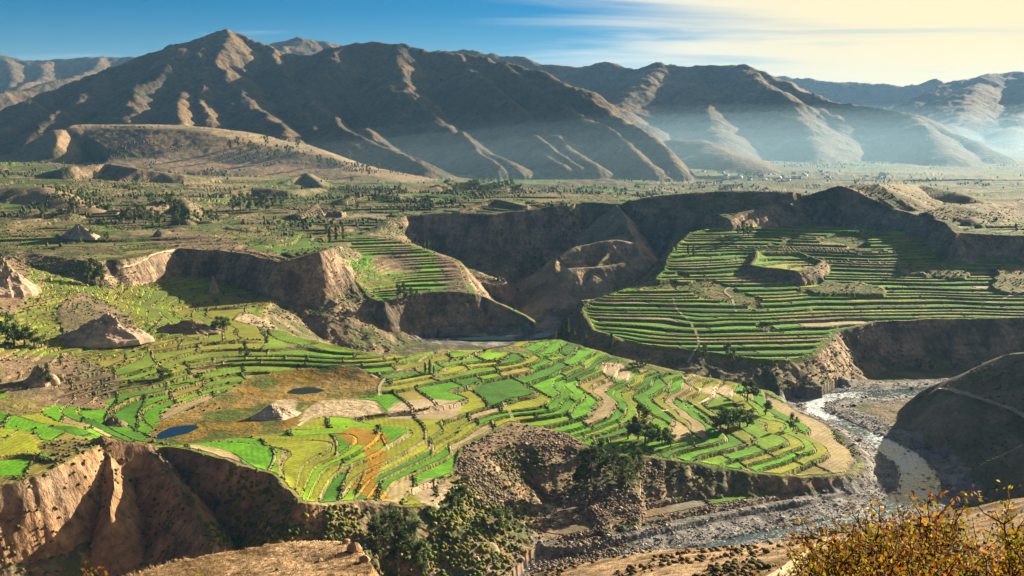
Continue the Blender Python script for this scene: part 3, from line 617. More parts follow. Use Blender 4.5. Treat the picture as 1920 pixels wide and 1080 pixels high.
def ground_material(name, s1, s2, bump, bdist, rows=False, strata=False):
    m, nt, b = mat_new(name); tc = nt.nodes.new('ShaderNodeTexCoord'); v = tc.outputs['Object']
    a = nt.nodes.new('ShaderNodeAttribute'); a.attribute_name = 'Col'
    n1 = ntex(nt, s1, 6, .65, v); n2 = ntex(nt, s2, 4, .6, v)
    f1 = maprange(nt, n1.outputs['Fac'], .25, .75, .62, 1.38); f2 = maprange(nt, n2.outputs['Fac'], .3, .7, .78, 1.22)
    c = mulcol(nt, mulcol(nt, a.outputs['Color'], f1), f2)
    hgt = n1.outputs['Fac']
    if strata:      # streaks running down bare cliffs, and a hint of bedding
        mp = nt.nodes.new('ShaderNodeMapping'); mp.inputs['Scale'].default_value = (.16, .16, .022); nt.links.new(v, mp.inputs[0]); n3 = ntex(nt, 1.0, 6, .62, mp.outputs[0], .3)
        mp2 = nt.nodes.new('ShaderNodeMapping'); mp2.inputs['Scale'].default_value = (.012, .012, .14); nt.links.new(v, mp2.inputs[0]); n4 = ntex(nt, 1.0, 4, .6, mp2.outputs[0], .2)
        st = mulcol(nt, mulcol(nt, c, maprange(nt, n3.outputs['Fac'], .28, .72, .5, 1.5)), maprange(nt, n4.outputs['Fac'], .3, .7, .72, 1.28))
        mm = nt.nodes.new('ShaderNodeMix'); mm.data_type = 'RGBA'; nt.links.new(a.outputs['Alpha'], mm.inputs['Factor']); nt.links.new(c, mm.inputs['A']); nt.links.new(st, mm.inputs['B']); c = mm.outputs['Result']
        h3 = nt.nodes.new('ShaderNodeMath'); h3.operation = 'MULTIPLY'; nt.links.new(n3.outputs['Fac'], h3.inputs[0]); nt.links.new(a.outputs['Alpha'], h3.inputs[1]); h4 = nt.nodes.new('ShaderNodeMath'); h4.operation = 'MULTIPLY_ADD'; nt.links.new(h3.outputs[0], h4.inputs[0]); h4.inputs[1].default_value = 2.2; nt.links.new(hgt, h4.inputs[2]); hgt = h4.outputs[0]
    if rows:
        w = nt.nodes.new('ShaderNodeTexWave'); w.inputs['Scale'].default_value = .075; w.inputs['Distortion'].default_value = 2.5; w.inputs['Detail'].default_value = 2; w.inputs['Detail Scale'].default_value = .6
        mp = nt.nodes.new('ShaderNodeMapping'); mp.inputs['Rotation'].default_value = (0, 0, 1.1); vr = nt.nodes.new('ShaderNodeVectorRotate'); vr.rotation_type = 'Z_AXIS'; oi = nt.nodes.new('ShaderNodeObjectInfo'); nt.links.new(v, vr.inputs['Vector']); nt.links.new(maprange(nt, oi.outputs['Random'], 0, 1, 0, 3.14), vr.inputs['Angle']); nt.links.new(vr.outputs[0], mp.inputs[0]); nt.links.new(mp.outputs[0], w.inputs[0])
        c = mulcol(nt, c, maprange(nt, w.outputs['Fac'], 0, 1, .87, 1.08))
        n5 = ntex(nt, .018, 5, .6, v, .4); c = mulcol(nt, c, maprange(nt, n5.outputs['Fac'], .3, .7, .78, 1.2))
    nt.links.new(c, b.inputs['Base Color'])
    bp = nt.nodes.new('ShaderNodeBump'); bp.inputs['Strength'].default_value = bump; bp.inputs['Distance'].default_value = bdist
    mx = nt.nodes.new('ShaderNodeMath'); mx.operation = 'MULTIPLY_ADD'; nt.links.new(n2.outputs['Fac'], mx.inputs[0]); mx.inputs[1].default_value = 2.0; nt.links.new(hgt, mx.inputs[2])
    nt.links.new(mx.outputs[0], bp.inputs['Height']); nt.links.new(bp.outputs[0], b.inputs['Normal'])
    return m
M_LAND = ground_material('valley_earth', .22, .05, .8, 2.2, strata=True)
M_MTN = ground_material('mountain_scrub', .045, .011, .9, 14)
M_FG = ground_material('dry_grass_earth', 2.2, .35, .9, .35)
M_FIELD = ground_material('crop', .35, .06, .5, .5, rows=True)

# ------------------------------------------------------------------ mesh helpers
def tag(o, label=None, cat=None, group=None, kind=None):
    if label: o['label'] = label
    if cat: o['category'] = cat
    if group: o['group'] = group
    if kind: o['kind'] = kind
    return o
def mesh_np(name, V, Fq, mat, col=None, smooth=True, parent=None, alpha=None):
    me = bpy.data.meshes.new(name); V = np.asarray(V, np.float32); Fq = np.asarray(Fq, np.int32)
    k = Fq.shape[1]; nf = len(Fq)
    me.vertices.add(len(V)); me.vertices.foreach_set('co', V.ravel())
    me.loops.add(nf * k); me.loops.foreach_set('vertex_index', Fq.ravel())
    me.polygons.add(nf); me.polygons.foreach_set('loop_start', np.arange(0, nf * k, k, dtype=np.int32))
    if smooth: me.polygons.foreach_set('use_smooth', np.ones(nf, bool))
    if col is not None:
        at_ = me.color_attributes.new('Col', 'FLOAT_COLOR', 'POINT'); cc = np.ones((len(V), 4), np.float32); cc[:, :3] = col; cc[:, 3] = 0 if alpha is None else alpha; at_.data.foreach_set('color', cc.ravel())
    me.update(); me.materials.append(mat)
    o = bpy.data.objects.new(name, me); COL.objects.link(o)
    if parent: o.parent = parent
    return o

VALL = np.stack([GX, GY, GZ], -1).reshape(-1, 3)
idx = np.arange(NJ * NR).reshape(NJ, NR)
QUADS = np.stack([idx[:-1, :-1], idx[1:, :-1], idx[1:, 1:], idx[:-1, 1:]], -1).reshape(-1, 4)[:, ::-1]
# seam behind the camera
QUADS = np.concatenate([QUADS, np.stack([idx[-1, :-1], idx[0, :-1], idx[0, 1:], idx[-1, 1:]], -1)[:, ::-1]])
ft = FID[QUADS]; same = (ft == ft[:, :1]).all(1) & (ft[:, 0] > 0)
QF = np.where(same, ft[:, 0], 0)
QT = TAG[QUADS[:, 0]]
QF[np.isin(QF % 16, [G_FOOT])] = 0

def compact(faces):
    u, inv = np.unique(faces, return_inverse=True); return u, inv.reshape(faces.shape)
def region(name, mask, mat, label):
    f = QUADS[mask]; u, fi = compact(f)
    o = mesh_np(name, VALL[u], fi, mat, CLR[u], alpha=ROCK[u]); o.data.polygons.foreach_set('use_smooth', ~np.isfinite(TQ[f]).all(1)); tag(o, label, kind='structure'); return o
base = QF == 0
G_VALLEY = region('valley_ground', base & np.isin(QT, [G_A, G_B, G_LOW]), M_LAND, 'terraced valley ground with stone risers, hedges and earth cliffs')
G_PLATEAU = region('plateau', base & np.isin(QT, [G_C, G_FOOT]), M_LAND, 'dry plateau of the far valley above the long shaded cliff')
G_SPUR = region('terraced_spur', base & np.isin(QT, [G_F]), M_LAND, 'narrow terraced spur of land above the dark gorge')
region('butte', base & np.isin(QT, [G_BUTTE]), M_LAND, 'sunlit eroded butte and arm below the long cliff')
region('riverbed', base & np.isin(QT, [G_FLOOR]), M_LAND, 'grey stony riverbed and canyon floor')
region('river_hill', base & np.isin(QT, [G_HILLR]), M_LAND, 'shaded brown hill on the near bank of the river')
region('hillside', base & np.isin(QT, [G_FG]), M_FG, 'brown grassy hillside and sunlit ledge at the foot of the view')
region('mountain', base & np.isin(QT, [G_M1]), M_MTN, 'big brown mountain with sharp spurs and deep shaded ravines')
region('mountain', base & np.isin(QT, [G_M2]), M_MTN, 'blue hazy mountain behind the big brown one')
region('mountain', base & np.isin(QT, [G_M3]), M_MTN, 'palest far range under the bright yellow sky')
region('mountain', base & np.isin(QT, [G_ML]), M_MTN, 'distant bare mountains behind the shoulder of the brown one')

# fields: each plot a raised crop bed with its own edge
def crop_bed(name, faces, parent, lift):
    u, fi = compact(faces); V = VALL[u].copy(); n = len(u)
    e = np.concatenate([fi[:, [0, 1]], fi[:, [1, 2]], fi[:, [2, 3]], fi[:, [3, 0]]])
    key = np.sort(e, 1); kk = key[:, 0].astype(np.int64) * n + key[:, 1]
    _, first, cnt = np.unique(kk, return_index=True, return_counts=True); be = e[first[cnt == 1]]
    top = V.copy(); top[:, 2] += lift
    sk = np.stack([be[:, 1], be[:, 0], be[:, 0] + n, be[:, 1] + n], 1)
    VV = np.concatenate([top, V]); FF = np.concatenate([fi, sk])
    col = CLR[u]
    o = mesh_np(name, VV, FF, M_FIELD, np.concatenate([col, col]), parent=parent); o.data.polygons.foreach_set('use_smooth', np.zeros(len(FF), bool)); return o
def make_fields():
    ids = QF[QF > 0]; fidx = np.nonzero(QF > 0)[0]
    c = VALL[QUADS[fidx]].mean(1); d = np.hypot(c[:, 0], c[:, 1])
    vis = VIS.ravel()[QUADS[fidx]].all(1)
    p = VALL[QUADS[fidx]]; dy = p[..., 1] * CP - (p[..., 2] - ZC) * SP; sx = p[..., 0] / dy * F_PX; sy = (p[..., 1] * SP + (p[..., 2] - ZC) * CP) / dy * F_PX
    area = .5 * np.abs((sx[:, 2] - sx[:, 0]) * (sy[:, 3] - sy[:, 1]) - (sx[:, 3] - sx[:, 1]) * (sy[:, 2] - sy[:, 0]))
    inf = (np.abs(sx) < 960).all(1) & (sy > -540).all(1) if False else (np.abs(sx) < 960).all(1)
    area = area * vis * inf
    uid, inv = np.unique(ids, return_inverse=True); tot = np.bincount(inv, area); full = np.bincount(inv)
    order = np.argsort(-tot); big = order[:300]; isbig = np.zeros(len(uid), bool); isbig[big] = True
    srt = np.argsort(inv, kind='stable'); cuts = np.searchsorted(inv[srt], np.arange(len(uid) + 1))
    par = {G_A: G_VALLEY, G_B: G_VALLEY, G_LOW: G_VALLEY, G_F: G_SPUR, G_C: G_PLATEAU}
    for k in big:
        fs = QUADS[fidx[srt[cuts[k]:cuts[k + 1]]]]; t = int(uid[k] % 16)
        crop_bed('field', fs, par[t], .35)
    for t in (G_A, G_B, G_LOW, G_F, G_C):
        m = ~isbig[inv] & (ids % 16 == t)
        if m.any(): o = crop_bed('small_fields', QUADS[fidx[m]], par[t], .3); o['kind'] = 'stuff'
    print('fields', len(uid), 'largest px', tot[order[:3]], 'no.300', tot[order[min(299, len(order) - 1)]])
make_fields()

# ------------------------------------------------------------------ river and ponds
def water_material(name, foam, deep=(.02, .05, .06)):
    m, nt, b = mat_new(name); v = nt.nodes.new('ShaderNodeTexCoord').outputs['Object']
    b.inputs['Roughness'].default_value = .07; b.inputs['Specular IOR Level'].default_value = .6; b.inputs['Base Color'].default_value = (*deep, 1)
    n = ntex(nt, .45, 5, .6, v, .5); bp = nt.nodes.new('ShaderNodeBump'); bp.inputs['Strength'].default_value = .8 if foam else .08; bp.inputs['Distance'].default_value = .5 if foam else .05
    nt.links.new(n.outputs['Fac'], bp.inputs['Height']); nt.links.new(bp.outputs[0], b.inputs['Normal'])
    if foam:
        a = nt.nodes.new('ShaderNodeAttribute'); a.attribute_name = 'Col'
        n2 = ntex(nt, .28, 6, .7, v, 1.0); ad = nt.nodes.new('ShaderNodeMath'); ad.operation = 'ADD'; nt.links.new(n2.outputs['Fac'], ad.inputs[0]); nt.links.new(a.outputs['Fac'], ad.inputs[1])
        f = maprange(nt, ad.outputs[0], .66, .82, 0, 1)
        mx = nt.nodes.new('ShaderNodeMix'); mx.data_type = 'RGBA'; nt.links.new(f, mx.inputs['Factor']); mx.inputs['A'].default_value = (*deep, 1); mx.inputs['B'].default_value = (.55, .62, .66, 1)
        nt.links.new(mx.outputs['Result'], b.inputs['Base Color']); nt.links.new(maprange(nt, f, 0, 1, .08, .6), b.inputs['Roughness'])
    return m
M_RIVER = water_material('river_water', True); M_POND = water_material('pond_water', False, (.006, .018, .03)); M_POND2 = water_material('dark_reflection_water', False, (.008, .016, .010)); M_POND2.node_tree.nodes['Principled BSDF'].inputs['Roughness'].default_value = .5; M_POND2.node_tree.nodes['Principled BSDF'].inputs['Specular IOR Level'].default_value = .25  # second pond dulled and darkened to stand in for the hill's dark reflection
def catmull(P, n):
    P = np.asarray(P, float); Pp = np.vstack([2 * P[0] - P[1], P, 2 * P[-1] - P[-2]]); out = []
    for i in range(1, len(Pp) - 2):
        t = np.linspace(0, 1, n, endpoint=False)[:, None]; a, b, c, d = Pp[i - 1:i + 3]
        out.append(.5 * (2 * b + (c - a) * t + (2 * a - 5 * b + 4 * c - d) * t ** 2 + (3 * b - a - 3 * c + d) * t ** 3))
    return np.vstack(out + [P[-1:]])
def ribbon(C, W, nx, zoff=0.0):
    T = np.gradient(C[:, :2], axis=0); T /= np.linalg.norm(T, axis=1)[:, None] + 1e-9; Nn = np.stack([-T[:, 1], T[:, 0]], 1)
    s = np.linspace(-1, 1, nx); V = np.zeros((len(C), nx, 3)); V[..., :2] = C[:, None, :2] + Nn[:, None] * (s[None, :, None] * W[:, None, None]); V[..., 2] = C[:, None, 2] + zoff
    i = np.arange(len(C) * nx).reshape(len(C), nx); Fq = np.stack([i[:-1, :-1], i[:-1, 1:], i[1:, 1:], i[1:, :-1]], -1).reshape(-1, 4)
    return V.reshape(-1, 3), Fq
for (P, w), nm, lb in ((RIV[0], 'river', 'glittering stony river bending round the end of the lower fields'), (RIV[1], 'river', 'dark river in the shaded gorge below the terraced spur')):
    C = np.array([np.array([np.interp(t, np.arange(len(P)), P[:, k]) for k in range(3)]) for t in np.linspace(0, len(P) - 1, (len(P) - 1) * 10 + 1)]); W = np.interp(np.linspace(0, len(w) - 1, len(C)), np.arange(len(w)), w)
    V, Fq = ribbon(C, W * 1.12, 15)
    V[:, 2] += .12 * fbm(V[:, 0], V[:, 1], 7, 3, 700)
    run = np.repeat(np.linspace(0, 1, len(C)), 15); fo = np.clip((.22 if 'glitter' in lb else -.04) + .20 * fbm(V[:, 0], V[:, 1], 45, 2, 705), -.2, .4)
    o = mesh_np(nm, V, Fq, M_RIVER, np.stack([fo] * 3, 1)); tag(o, lb, kind='structure')
for P, z, mp_, lb in ((POND1, ZP1, M_POND, 'small blue pond at the edge of the ochre marsh'), (POND2, ZP2, M_POND2, 'dark pond with reedy banks beyond the pale mound')):
    c = P.mean(0); Q = c + (P - c) * 1.18; th = np.arange(len(Q))
    V = np.array([(*c, z)] + [(*q, z) for q in Q]); Fq = [(0, i + 1, (i + 1) % len(Q) + 1) for i in range(len(Q))]
    o = mesh_np('pond', V, np.array(Fq), mp_, smooth=False); tag(o, lb, kind='structure')

# ------------------------------------------------------------------ dirt roads and paths draped on the ground
M_ROAD = ground_material('packed_dirt', .8, .12, .5, .3)
def road(name, pix, width, label, lift=.25, col=(.40, .31, .20), rmin=1.0, nsub=14):
    P = np.array([seen(p[0], p[1], rmin) for p in pix]); C = catmull(P, nsub); W = np.full(len(C), width / 2.0)
    V, Fq = ribbon(C, W, 5)
    for i in range(len(V)): V[i, 2] = ground(V[i, 0], V[i, 1])
    V = V.reshape(len(C), 5, 3); V[..., 2] = np.maximum(V[..., 2], V[..., 2].mean(1, keepdims=True)) + lift; V = V.reshape(-1, 3)
    c = np.tile(np.array(col), (len(V), 1)); rut = np.tile([0, 1, 0, 1, 0], len(C)); c *= (1 + .12 * rut)[:, None]
    o = mesh_np(name, V, Fq, M_ROAD, c); tag(o, label, kind='structure'); return o
road('dirt_road', [(1440,1100),(1480,1074),(1520,1046),(1552,1024),(1574,1010)], 5.5, 'pale dirt road climbing the brown hillside by the shrubs', .35, rmin=100)
road('dirt_road', [(1764,728),(1800,738),(1850,752),(1895,768),(1935,790)], 5, 'dirt track crossing the shaded hill above the river', .5, (.34, .27, .20))
for i, (pix, lb) in enumerate([([(205,520),(230,505),(270,490),(300,478),(340,464)], 'pale footpath between the long green fields on the upper slope'),
        ([(1290,680),(1310,640),(1290,600),(1270,580),(1262,560)], 'pale path climbing the right terraces'), ([(1380,585),(1372,560),(1360,545),(1390,525)], 'forked path under the dark bench on the right terraces'),
        ([(1925,545),(1890,556),(1872,566),(1840,572)], 'pale road entering the right terraces at the frame edge'), ([(715,745),(712,725),(730,705),(760,690),(800,668)], 'pale path curving past the hill with three cypresses'),
        ([(560,800),(590,780),(640,768),(690,757)], 'sandy track along the marsh'), ([(965,790),(955,770),(945,755)], 'short path between the bright lower fields'), ([(1225,775),(1300,760),(1330,748)], 'path from the big tree through the right lower fields')]):
    road('path', pix, 3.0, lb, .3, (.42, .34, .21))

# ------------------------------------------------------------------ leaves, bark, stone
def leaf_material(name, transl=.35):
    m, nt, b = mat_new(name); a = nt.nodes.new('ShaderNodeAttribute'); a.attribute_name = 'Col'
    oi = nt.nodes.new('ShaderNodeObjectInfo'); c = mulcol(nt, a.outputs['Color'], maprange(nt, oi.outputs['Random'], 0, 1, .75, 1.25))
    nt.links.new(c, b.inputs['Base Color']); b.inputs['Roughness'].default_value = .7
    t = nt.nodes.new('ShaderNodeBsdfTranslucent'); nt.links.new(c, t.inputs['Color']); mx = nt.nodes.new('ShaderNodeMixShader'); mx.inputs[0].default_value = transl
    out = [n for n in nt.nodes if n.type == 'OUTPUT_MATERIAL'][0]
    nt.links.new(b.outputs[0], mx.inputs[1]); nt.links.new(t.outputs[0], mx.inputs[2]); nt.links.new(mx.outputs[0], out.inputs[0]); return m
M_LEAF = leaf_material('tree_leaves', .3); M_BUSH = leaf_material('shrub_leaves', .5); M_SCRUB = ground_material('scrub', .9, .3, .3, .3)
def flat_material(name, col, scale, amp=.35, rough=.9, bump=.5, bd=.05):
    m, nt, b = mat_new(name); v = nt.nodes.new('ShaderNodeTexCoord').outputs['Object']; n = ntex(nt, scale, 6, .6, v)
    rgb = nt.nodes.new('ShaderNodeRGB'); rgb.outputs[0].default_value = (*col, 1)
    nt.links.new(mulcol(nt, rgb.outputs[0], maprange(nt, n.outputs['Fac'], .25, .75, 1 - amp, 1 + amp)), b.inputs['Base Color']); b.inputs['Roughness'].default_value = rough
    bp = nt.nodes.new('ShaderNodeBump'); bp.inputs['Strength'].default_value = bump; bp.inputs['Distance'].default_value = bd; nt.links.new(n.outputs['Fac'], bp.inputs['Height']); nt.links.new(bp.outputs[0], b.inputs['Normal']); return m
M_BARK = flat_material('bark', (.17, .125, .085), 3); M_TWIG = flat_material('twig', (.12, .06, .03), 30)
M_STONE = ground_material('stone', 1.2, .3, .7, .3)

def tube(path, rad, sides=5):
    path = np.asarray(path, float); n = len(path); V = []
    T = np.gradient(path, axis=0); T /= np.linalg.norm(T, axis=1)[:, None] + 1e-9
    for i in range(n):
        t = T[i]; a = np.cross(t, (0, 0, 1.0) if abs(t[2]) < .9 else (1.0, 0, 0)); a /= np.linalg.norm(a); b = np.cross(t, a)
        for k in range(sides):
            w = 2 * math.pi * k / sides; V.append(path[i] + rad[i] * (math.cos(w) * a + math.sin(w) * b))
    Fq = [(i * sides + k, i * sides + (k + 1) % sides, (i + 1) * sides + (k + 1) % sides, (i + 1) * sides + k) for i in range(n - 1) for k in range(sides)]
    return np.array(V), np.array(Fq)
class Pile:
    def __init__(s): s.V = []; s.F = []; s.C = []; s.n = 0
    def add(s, V, Fq, col):
        V = np.asarray(V); s.V.append(V); s.F.append(np.asarray(Fq) + s.n); s.n += len(V); s.C.append(np.tile(np.array(col, float), (len(V), 1)) if np.ndim(col) == 1 else col)
    def mesh(s, name, mat, smooth=True):
        o = mesh_np(name, np.vstack(s.V), np.vstack(s.F), mat, np.vstack(s.C), smooth); return o

def leaf_cards(r, pos, size, base, spread=.35, tilt=1.0):
    n = len(pos); u = r.normal(size=(n, 3)); u /= np.linalg.norm(u, axis=1)[:, None]; w = r.normal(size=(n, 3)); w -= (w * u).sum(1)[:, None] * u; w /= np.linalg.norm(w, axis=1)[:, None]
    s = size * r.uniform(.6, 1.4, n)[:, None]; bend = np.cross(u, w) * s * .25
    V = np.stack([pos - u * s, pos + w * s * .6 + bend, pos + u * s, pos - w * s * .6 + bend], 1).reshape(-1, 3)
    Fq = np.arange(4 * n).reshape(n, 4); c = np.array(base)[None] * (1 + spread * r.uniform(-1, 1, (n, 1))) * np.array([1 + .15 * r.uniform(-1, 1), 1, 1])
    return V, Fq, np.repeat(c, 4, 0)

def tree_meshes(kind, seed):
    """unit-height tree: returns trunk mesh and crown mesh"""
    r = np.random.default_rng(seed); tr = Pile(); cr = Pile()
    if kind == 'eucalyptus':
        top = .8; lean = r.uniform(-.06, .06, 2); path = [(lean[0] * t + .02 * math.sin(7 * t + seed), lean[1] * t, t * top) for t in np.linspace(0, 1, 7)]; V, Fq = tube(path, np.linspace(.028, .007, 7)); tr.add(V, Fq, (.2, .2, .2))
        lobes = []
        for k in range(11):
            t = .28 + .68 * (k / 10); a = r.uniform(0, 6.28); rr = (.17 * math.sin(math.pi * min(1, (t - .12) / .95)) + .03) * r.uniform(.6, 1.35)
            c = np.array((lean[0] * t + rr * math.cos(a), lean[1] * t + rr * math.sin(a), t)); lobes.append((c, r.uniform(.075, .125)))
            p0 = np.array(path[min(6, int(t / top * 5))]); V, Fq = tube([p0, (p0 + c) / 2 + (0, 0, .01), c], [.010, .007, .003], 4); tr.add(V, Fq, (.2, .2, .2))
        base = (.066, .098, .022)
    elif kind == 'poplar':
        V, Fq = tube([(0, 0, t) for t in np.linspace(0, .9, 5)], np.linspace(.02, .004, 5)); tr.add(V, Fq, (.2, .2, .2)); lobes = []
        for k in range(10):
            t = .14 + .80 * k / 9; rr = .05 * r.uniform(0, 1); a = r.uniform(0, 6.28); c = np.array((rr * math.cos(a), rr * math.sin(a), t)); lobes.append((c, .085 * math.sin(math.pi * (.18 + .72 * k / 9)) + .02))
            V, Fq = tube([(0, 0, t - .06), c], [.006, .002], 4); tr.add(V, Fq, (.2, .2, .2))
        base = (.075, .11, .025)
    else:
        V, Fq = tube([(.02 * math.sin(5 * t), 0, t * .6) for t in np.linspace(0, 1, 5)], np.linspace(.05, .02, 5)); tr.add(V, Fq, (.2, .2, .2)); lobes = []
        for k in range(12):
            a = r.uniform(0, 6.28); t = r.uniform(.32, .86); rr = .34 * math.sqrt(max(0, 1 - ((t - .55) / .42) ** 2)) * r.uniform(.45, 1.1); c = np.array((rr * math.cos(a), rr * math.sin(a), t)); lobes.append((c, r.uniform(.12, .19)))
            V, Fq = tube([(0, 0, .35), (c + (0, 0, .35)) / 2, c], [.025, .015, .006], 4); tr.add(V, Fq, (.2, .2, .2))
        base = (.075, .12, .022)
    for c, R_ in lobes:
        n = 75 if kind != 'poplar' else 60; d = r.normal(size=(n, 3)); d /= np.linalg.norm(d, axis=1)[:, None]; p = c + d * (R_ * r.uniform(.35, 1.05, (n, 1))) * np.array([1, 1, 1.15 if kind != 'round' else .85])
        V, Fq, C = leaf_cards(r, p, .034 if kind != 'round' else .045, np.array(base) * r.uniform(.8, 1.25)); cr.add(V, Fq, C)
    t_ = tr.mesh('trunk', M_BARK); c_ = cr.mesh('crown', M_LEAF, False)
    tm, cm = t_.data, c_.data; bpy.data.objects.remove(t_); bpy.data.objects.remove(c_); return tm, cm
TREES = {k: [tree_meshes(k, 40 + i * 7 + len(k)) for i in range(n)] for k, n in (('eucalyptus', 5), ('poplar', 2), ('round', 3))}
def plant_tree(kind, px, py, hpx, label, group, sc=1.0):
    x, y, z = seen(px, py, 300); h = hpx * math.hypot(x, y) / F_PX * sc
    return tree_at(kind, x, y, z, h, label, group)
def tree_at(kind, x, y, z, h, label, group):
    tm, cm = random.choice(TREES[kind]); e = bpy.data.objects.new(kind + '_tree', None); COL.objects.link(e); e.empty_display_size = 1
    e.location = (x, y, z - .02 * h); e.rotation_euler = (0, 0, random.uniform(0, 6.28)); w = random.uniform(.9, 1.25); e.scale = (h * w, h * w, h)
    for nm, me in (('trunk', tm), ('crown', cm)):
        o = bpy.data.objects.new(nm, me); COL.objects.link(o); o.parent = e
    return tag(e, label, 'tree', group)
E_, P_, R_ = 'eucalyptus', 'poplar', 'round'
GROVES = [
 ('eucalyptus trees of the dark grove below the lower fields', E_, 'dark eucalyptus in the grove below the lower fields', [(772,1062,95),(712,1050,80),(735,1005,62),(792,1078,75),(702,1012,48)]),
 (None, E_, 'tallest eucalyptus of the dark grove below the lower fields', [(745,1075,125)]),
 (None, R_, 'lone round tree on bare earth below the rubble scarp', [(938,992,46)]),
 ('trees at the foot of the rubble scarp', E_, 'feathery eucalyptus in the grove beside the rubble scarp', [(1110,905,78),(1126,884,64),(1095,915,50),(1150,898,52),(1174,915,64),(1192,892,54),(1080,912,36)]),
 (None, E_, 'biggest dark tree among the lower fields, casting a long shadow', [(1197,824,70)]),
 ('bushy trees beside the biggest field tree', R_, 'bushy green tree beside the biggest dark field tree', [(1224,828,40),(1178,824,34),(1242,832,34),(1258,838,28),(1210,832,44)]),
 ('dark clump in the fields near the river bend', R_, 'dark tree in the clump between fields near the river bend', [(1365,808,50),(1386,804,46),(1350,810,42),(1402,800,36)]),
 (None, R_, 'dark tree on the bank above the clump near the river bend', [(1402,752,44)]),
 (None, R_, 'small tree at the field corner below the bank tree', [(1436,778,30)]),
 (None, E_, 'lopsided dark tree in the fields closest to the river', [(1487,808,34)]),
 ('poplars at the tip of the spur', P_, 'slender poplar in the row facing the tip of the spur', [(1064,638,44),(1052,637,30),(1041,637,22),(1077,639,26),(1098,641,22)]),
 (None, P_, 'single poplar on the terrace edge right of the poplar row', [(1146,654,32)]),
 (None, E_, 'leafy tree on the lip of the right terraces above the gorge', [(1370,680,40)]),
 ('two small trees on the right terrace lip', E_, 'small tree beside the path on the right terrace lip', [(1322,672,28),(1310,668,20)]),
 ('pair of trees on the shaded river cliff', E_, 'small tree on the shaded cliff above the far river bank', [(1722,694,22),(1746,696,20)]),
 ('three cypresses', P_, 'slim dark cypress on the small hill among the lower fields', [(797,700,22),(806,699,27),(813,701,18)]),
 (None, E_, 'single tree on the terraces below the sandy field', [(460,674,34)]),
 ('trees on the left terraces', R_, 'small dark tree on the terraces above the marsh', [(305,713,26),(318,711,18),(375,715,18)]),
 (None, E_, 'tall shrubby tree on the dry broken slope at far left', [(90,722,38)]),
 ('dark trees at the left edge', R_, 'dark tree in the hollow at the left edge', [(26,650,46),(46,648,38),(64,650,32),(12,616,30),(78,652,24)]),
 ('trees at the end of the left cliff', E_, 'tree standing at the shaded end of the left cliff', [(180,533,46),(166,530,32),(190,532,36)]),
 ('trees on the low rocky ridge', R_, 'dark tree on the low rocky ridge beside the sandy field', [(415,620,30),(426,618,24),(405,622,22)]),
 ('trees on the front rim of the spur', E_, 'tree on the front rim of the terraced spur', [(757,562,32),(747,558,26),(770,562,24),(780,563,20)]),
 ('trees at the back corner of the spur', P_, 'thin tree at the back corner of the terraced spur', [(803,468,24),(796,467,20)]),
 ('small trees beside the rubble scarp', R_, 'small tree on the field edge left of the rubble scarp', [(872,930,24),(862,926,20),(855,946,26),(848,958,24),(872,905,20)]),
 ('row of round bushes', R_, 'round green bush in the row of four along a field', [(1186,692,15),(1196,690,15),(1206,688,15),(1216,685,14)]),
 ('trees below the nose of the long cliff', P_, 'thin tree on the terraces right of the sunlit butte', [(1258,474,24),(1268,472,20),(1290,478,22),(1300,480,20)]),
 ('trees in the notch of the long cliff', E_, 'tree in the notch between the long cliff and the dark ridge', [(1394,442,28),(1404,444,24),(1385,440,18)]),
 ('trees under the small brown knoll', E_, 'tree in the dark clump under the small knoll on the plateau', [(228,416,22),(242,418,28),(256,415,32),(270,418,32),(286,417,26),(300,420,24)]),
 ('trees beside the small brown knoll', R_, 'dark tree growing on the small knoll on the plateau', [(312,388,24),(322,386,26),(282,384,22)]),
 ('wooded bank of the plateau', E_, 'tree in the wooded bank in the middle of the plateau slope', [(438,396,28),(452,393,32),(468,397,34),(484,393,32),(498,397,30),(514,392,26),(530,386,22)]),
 ('trees along the ravine', E_, 'tree in the straggling line left of the wooded bank', [(335,418,22),(352,416,22),(368,414,20),(382,412,22),(396,415,22),(408,418,18),(330,402,22)]),
 ('trees at the left cliff top', P_, 'tree on the plateau edge above the dark ravine', [(618,455,30),(630,452,32),(644,450,28),(612,440,22)]),
 ('dark wood on the plateau', R_, 'dark tree of the wood on the low hill of the plateau', [(840+i * 9, 352 + (i * 37 % 13), 18) for i in range(16)]),
 ('trees below the left foothill', E_, 'tree on the terraced slope under the left foothill', [(80,412,26),(140,402,30),(132,404,24),(165,395,22),(200,452,16),(172,448,18),(120,330,16),(180,340,18),(430,280,16),(445,275,18),(470,285,20),(520,300,20),(540,290,18),(500,270,18),(560,275,18),(600,310,20),(620,318,22),(655,300,18),(690,330,20),(710,320,20)]),
]
ORD = ['second', 'third', 'fourth', 'fifth', 'sixth']
for group, kind, label, pts in GROVES:
    pts = sorted(pts); n = len(pts)
    for i, (px, py, h) in enumerate(pts):
        lb = label
        if 2 <= n <= 7: lb = label + (', leftmost' if i == 0 else ', rightmost' if i == n - 1 else ', %s from the left' % ORD[i - 1])
        plant_tree(kind, px, py, h, lb, group)

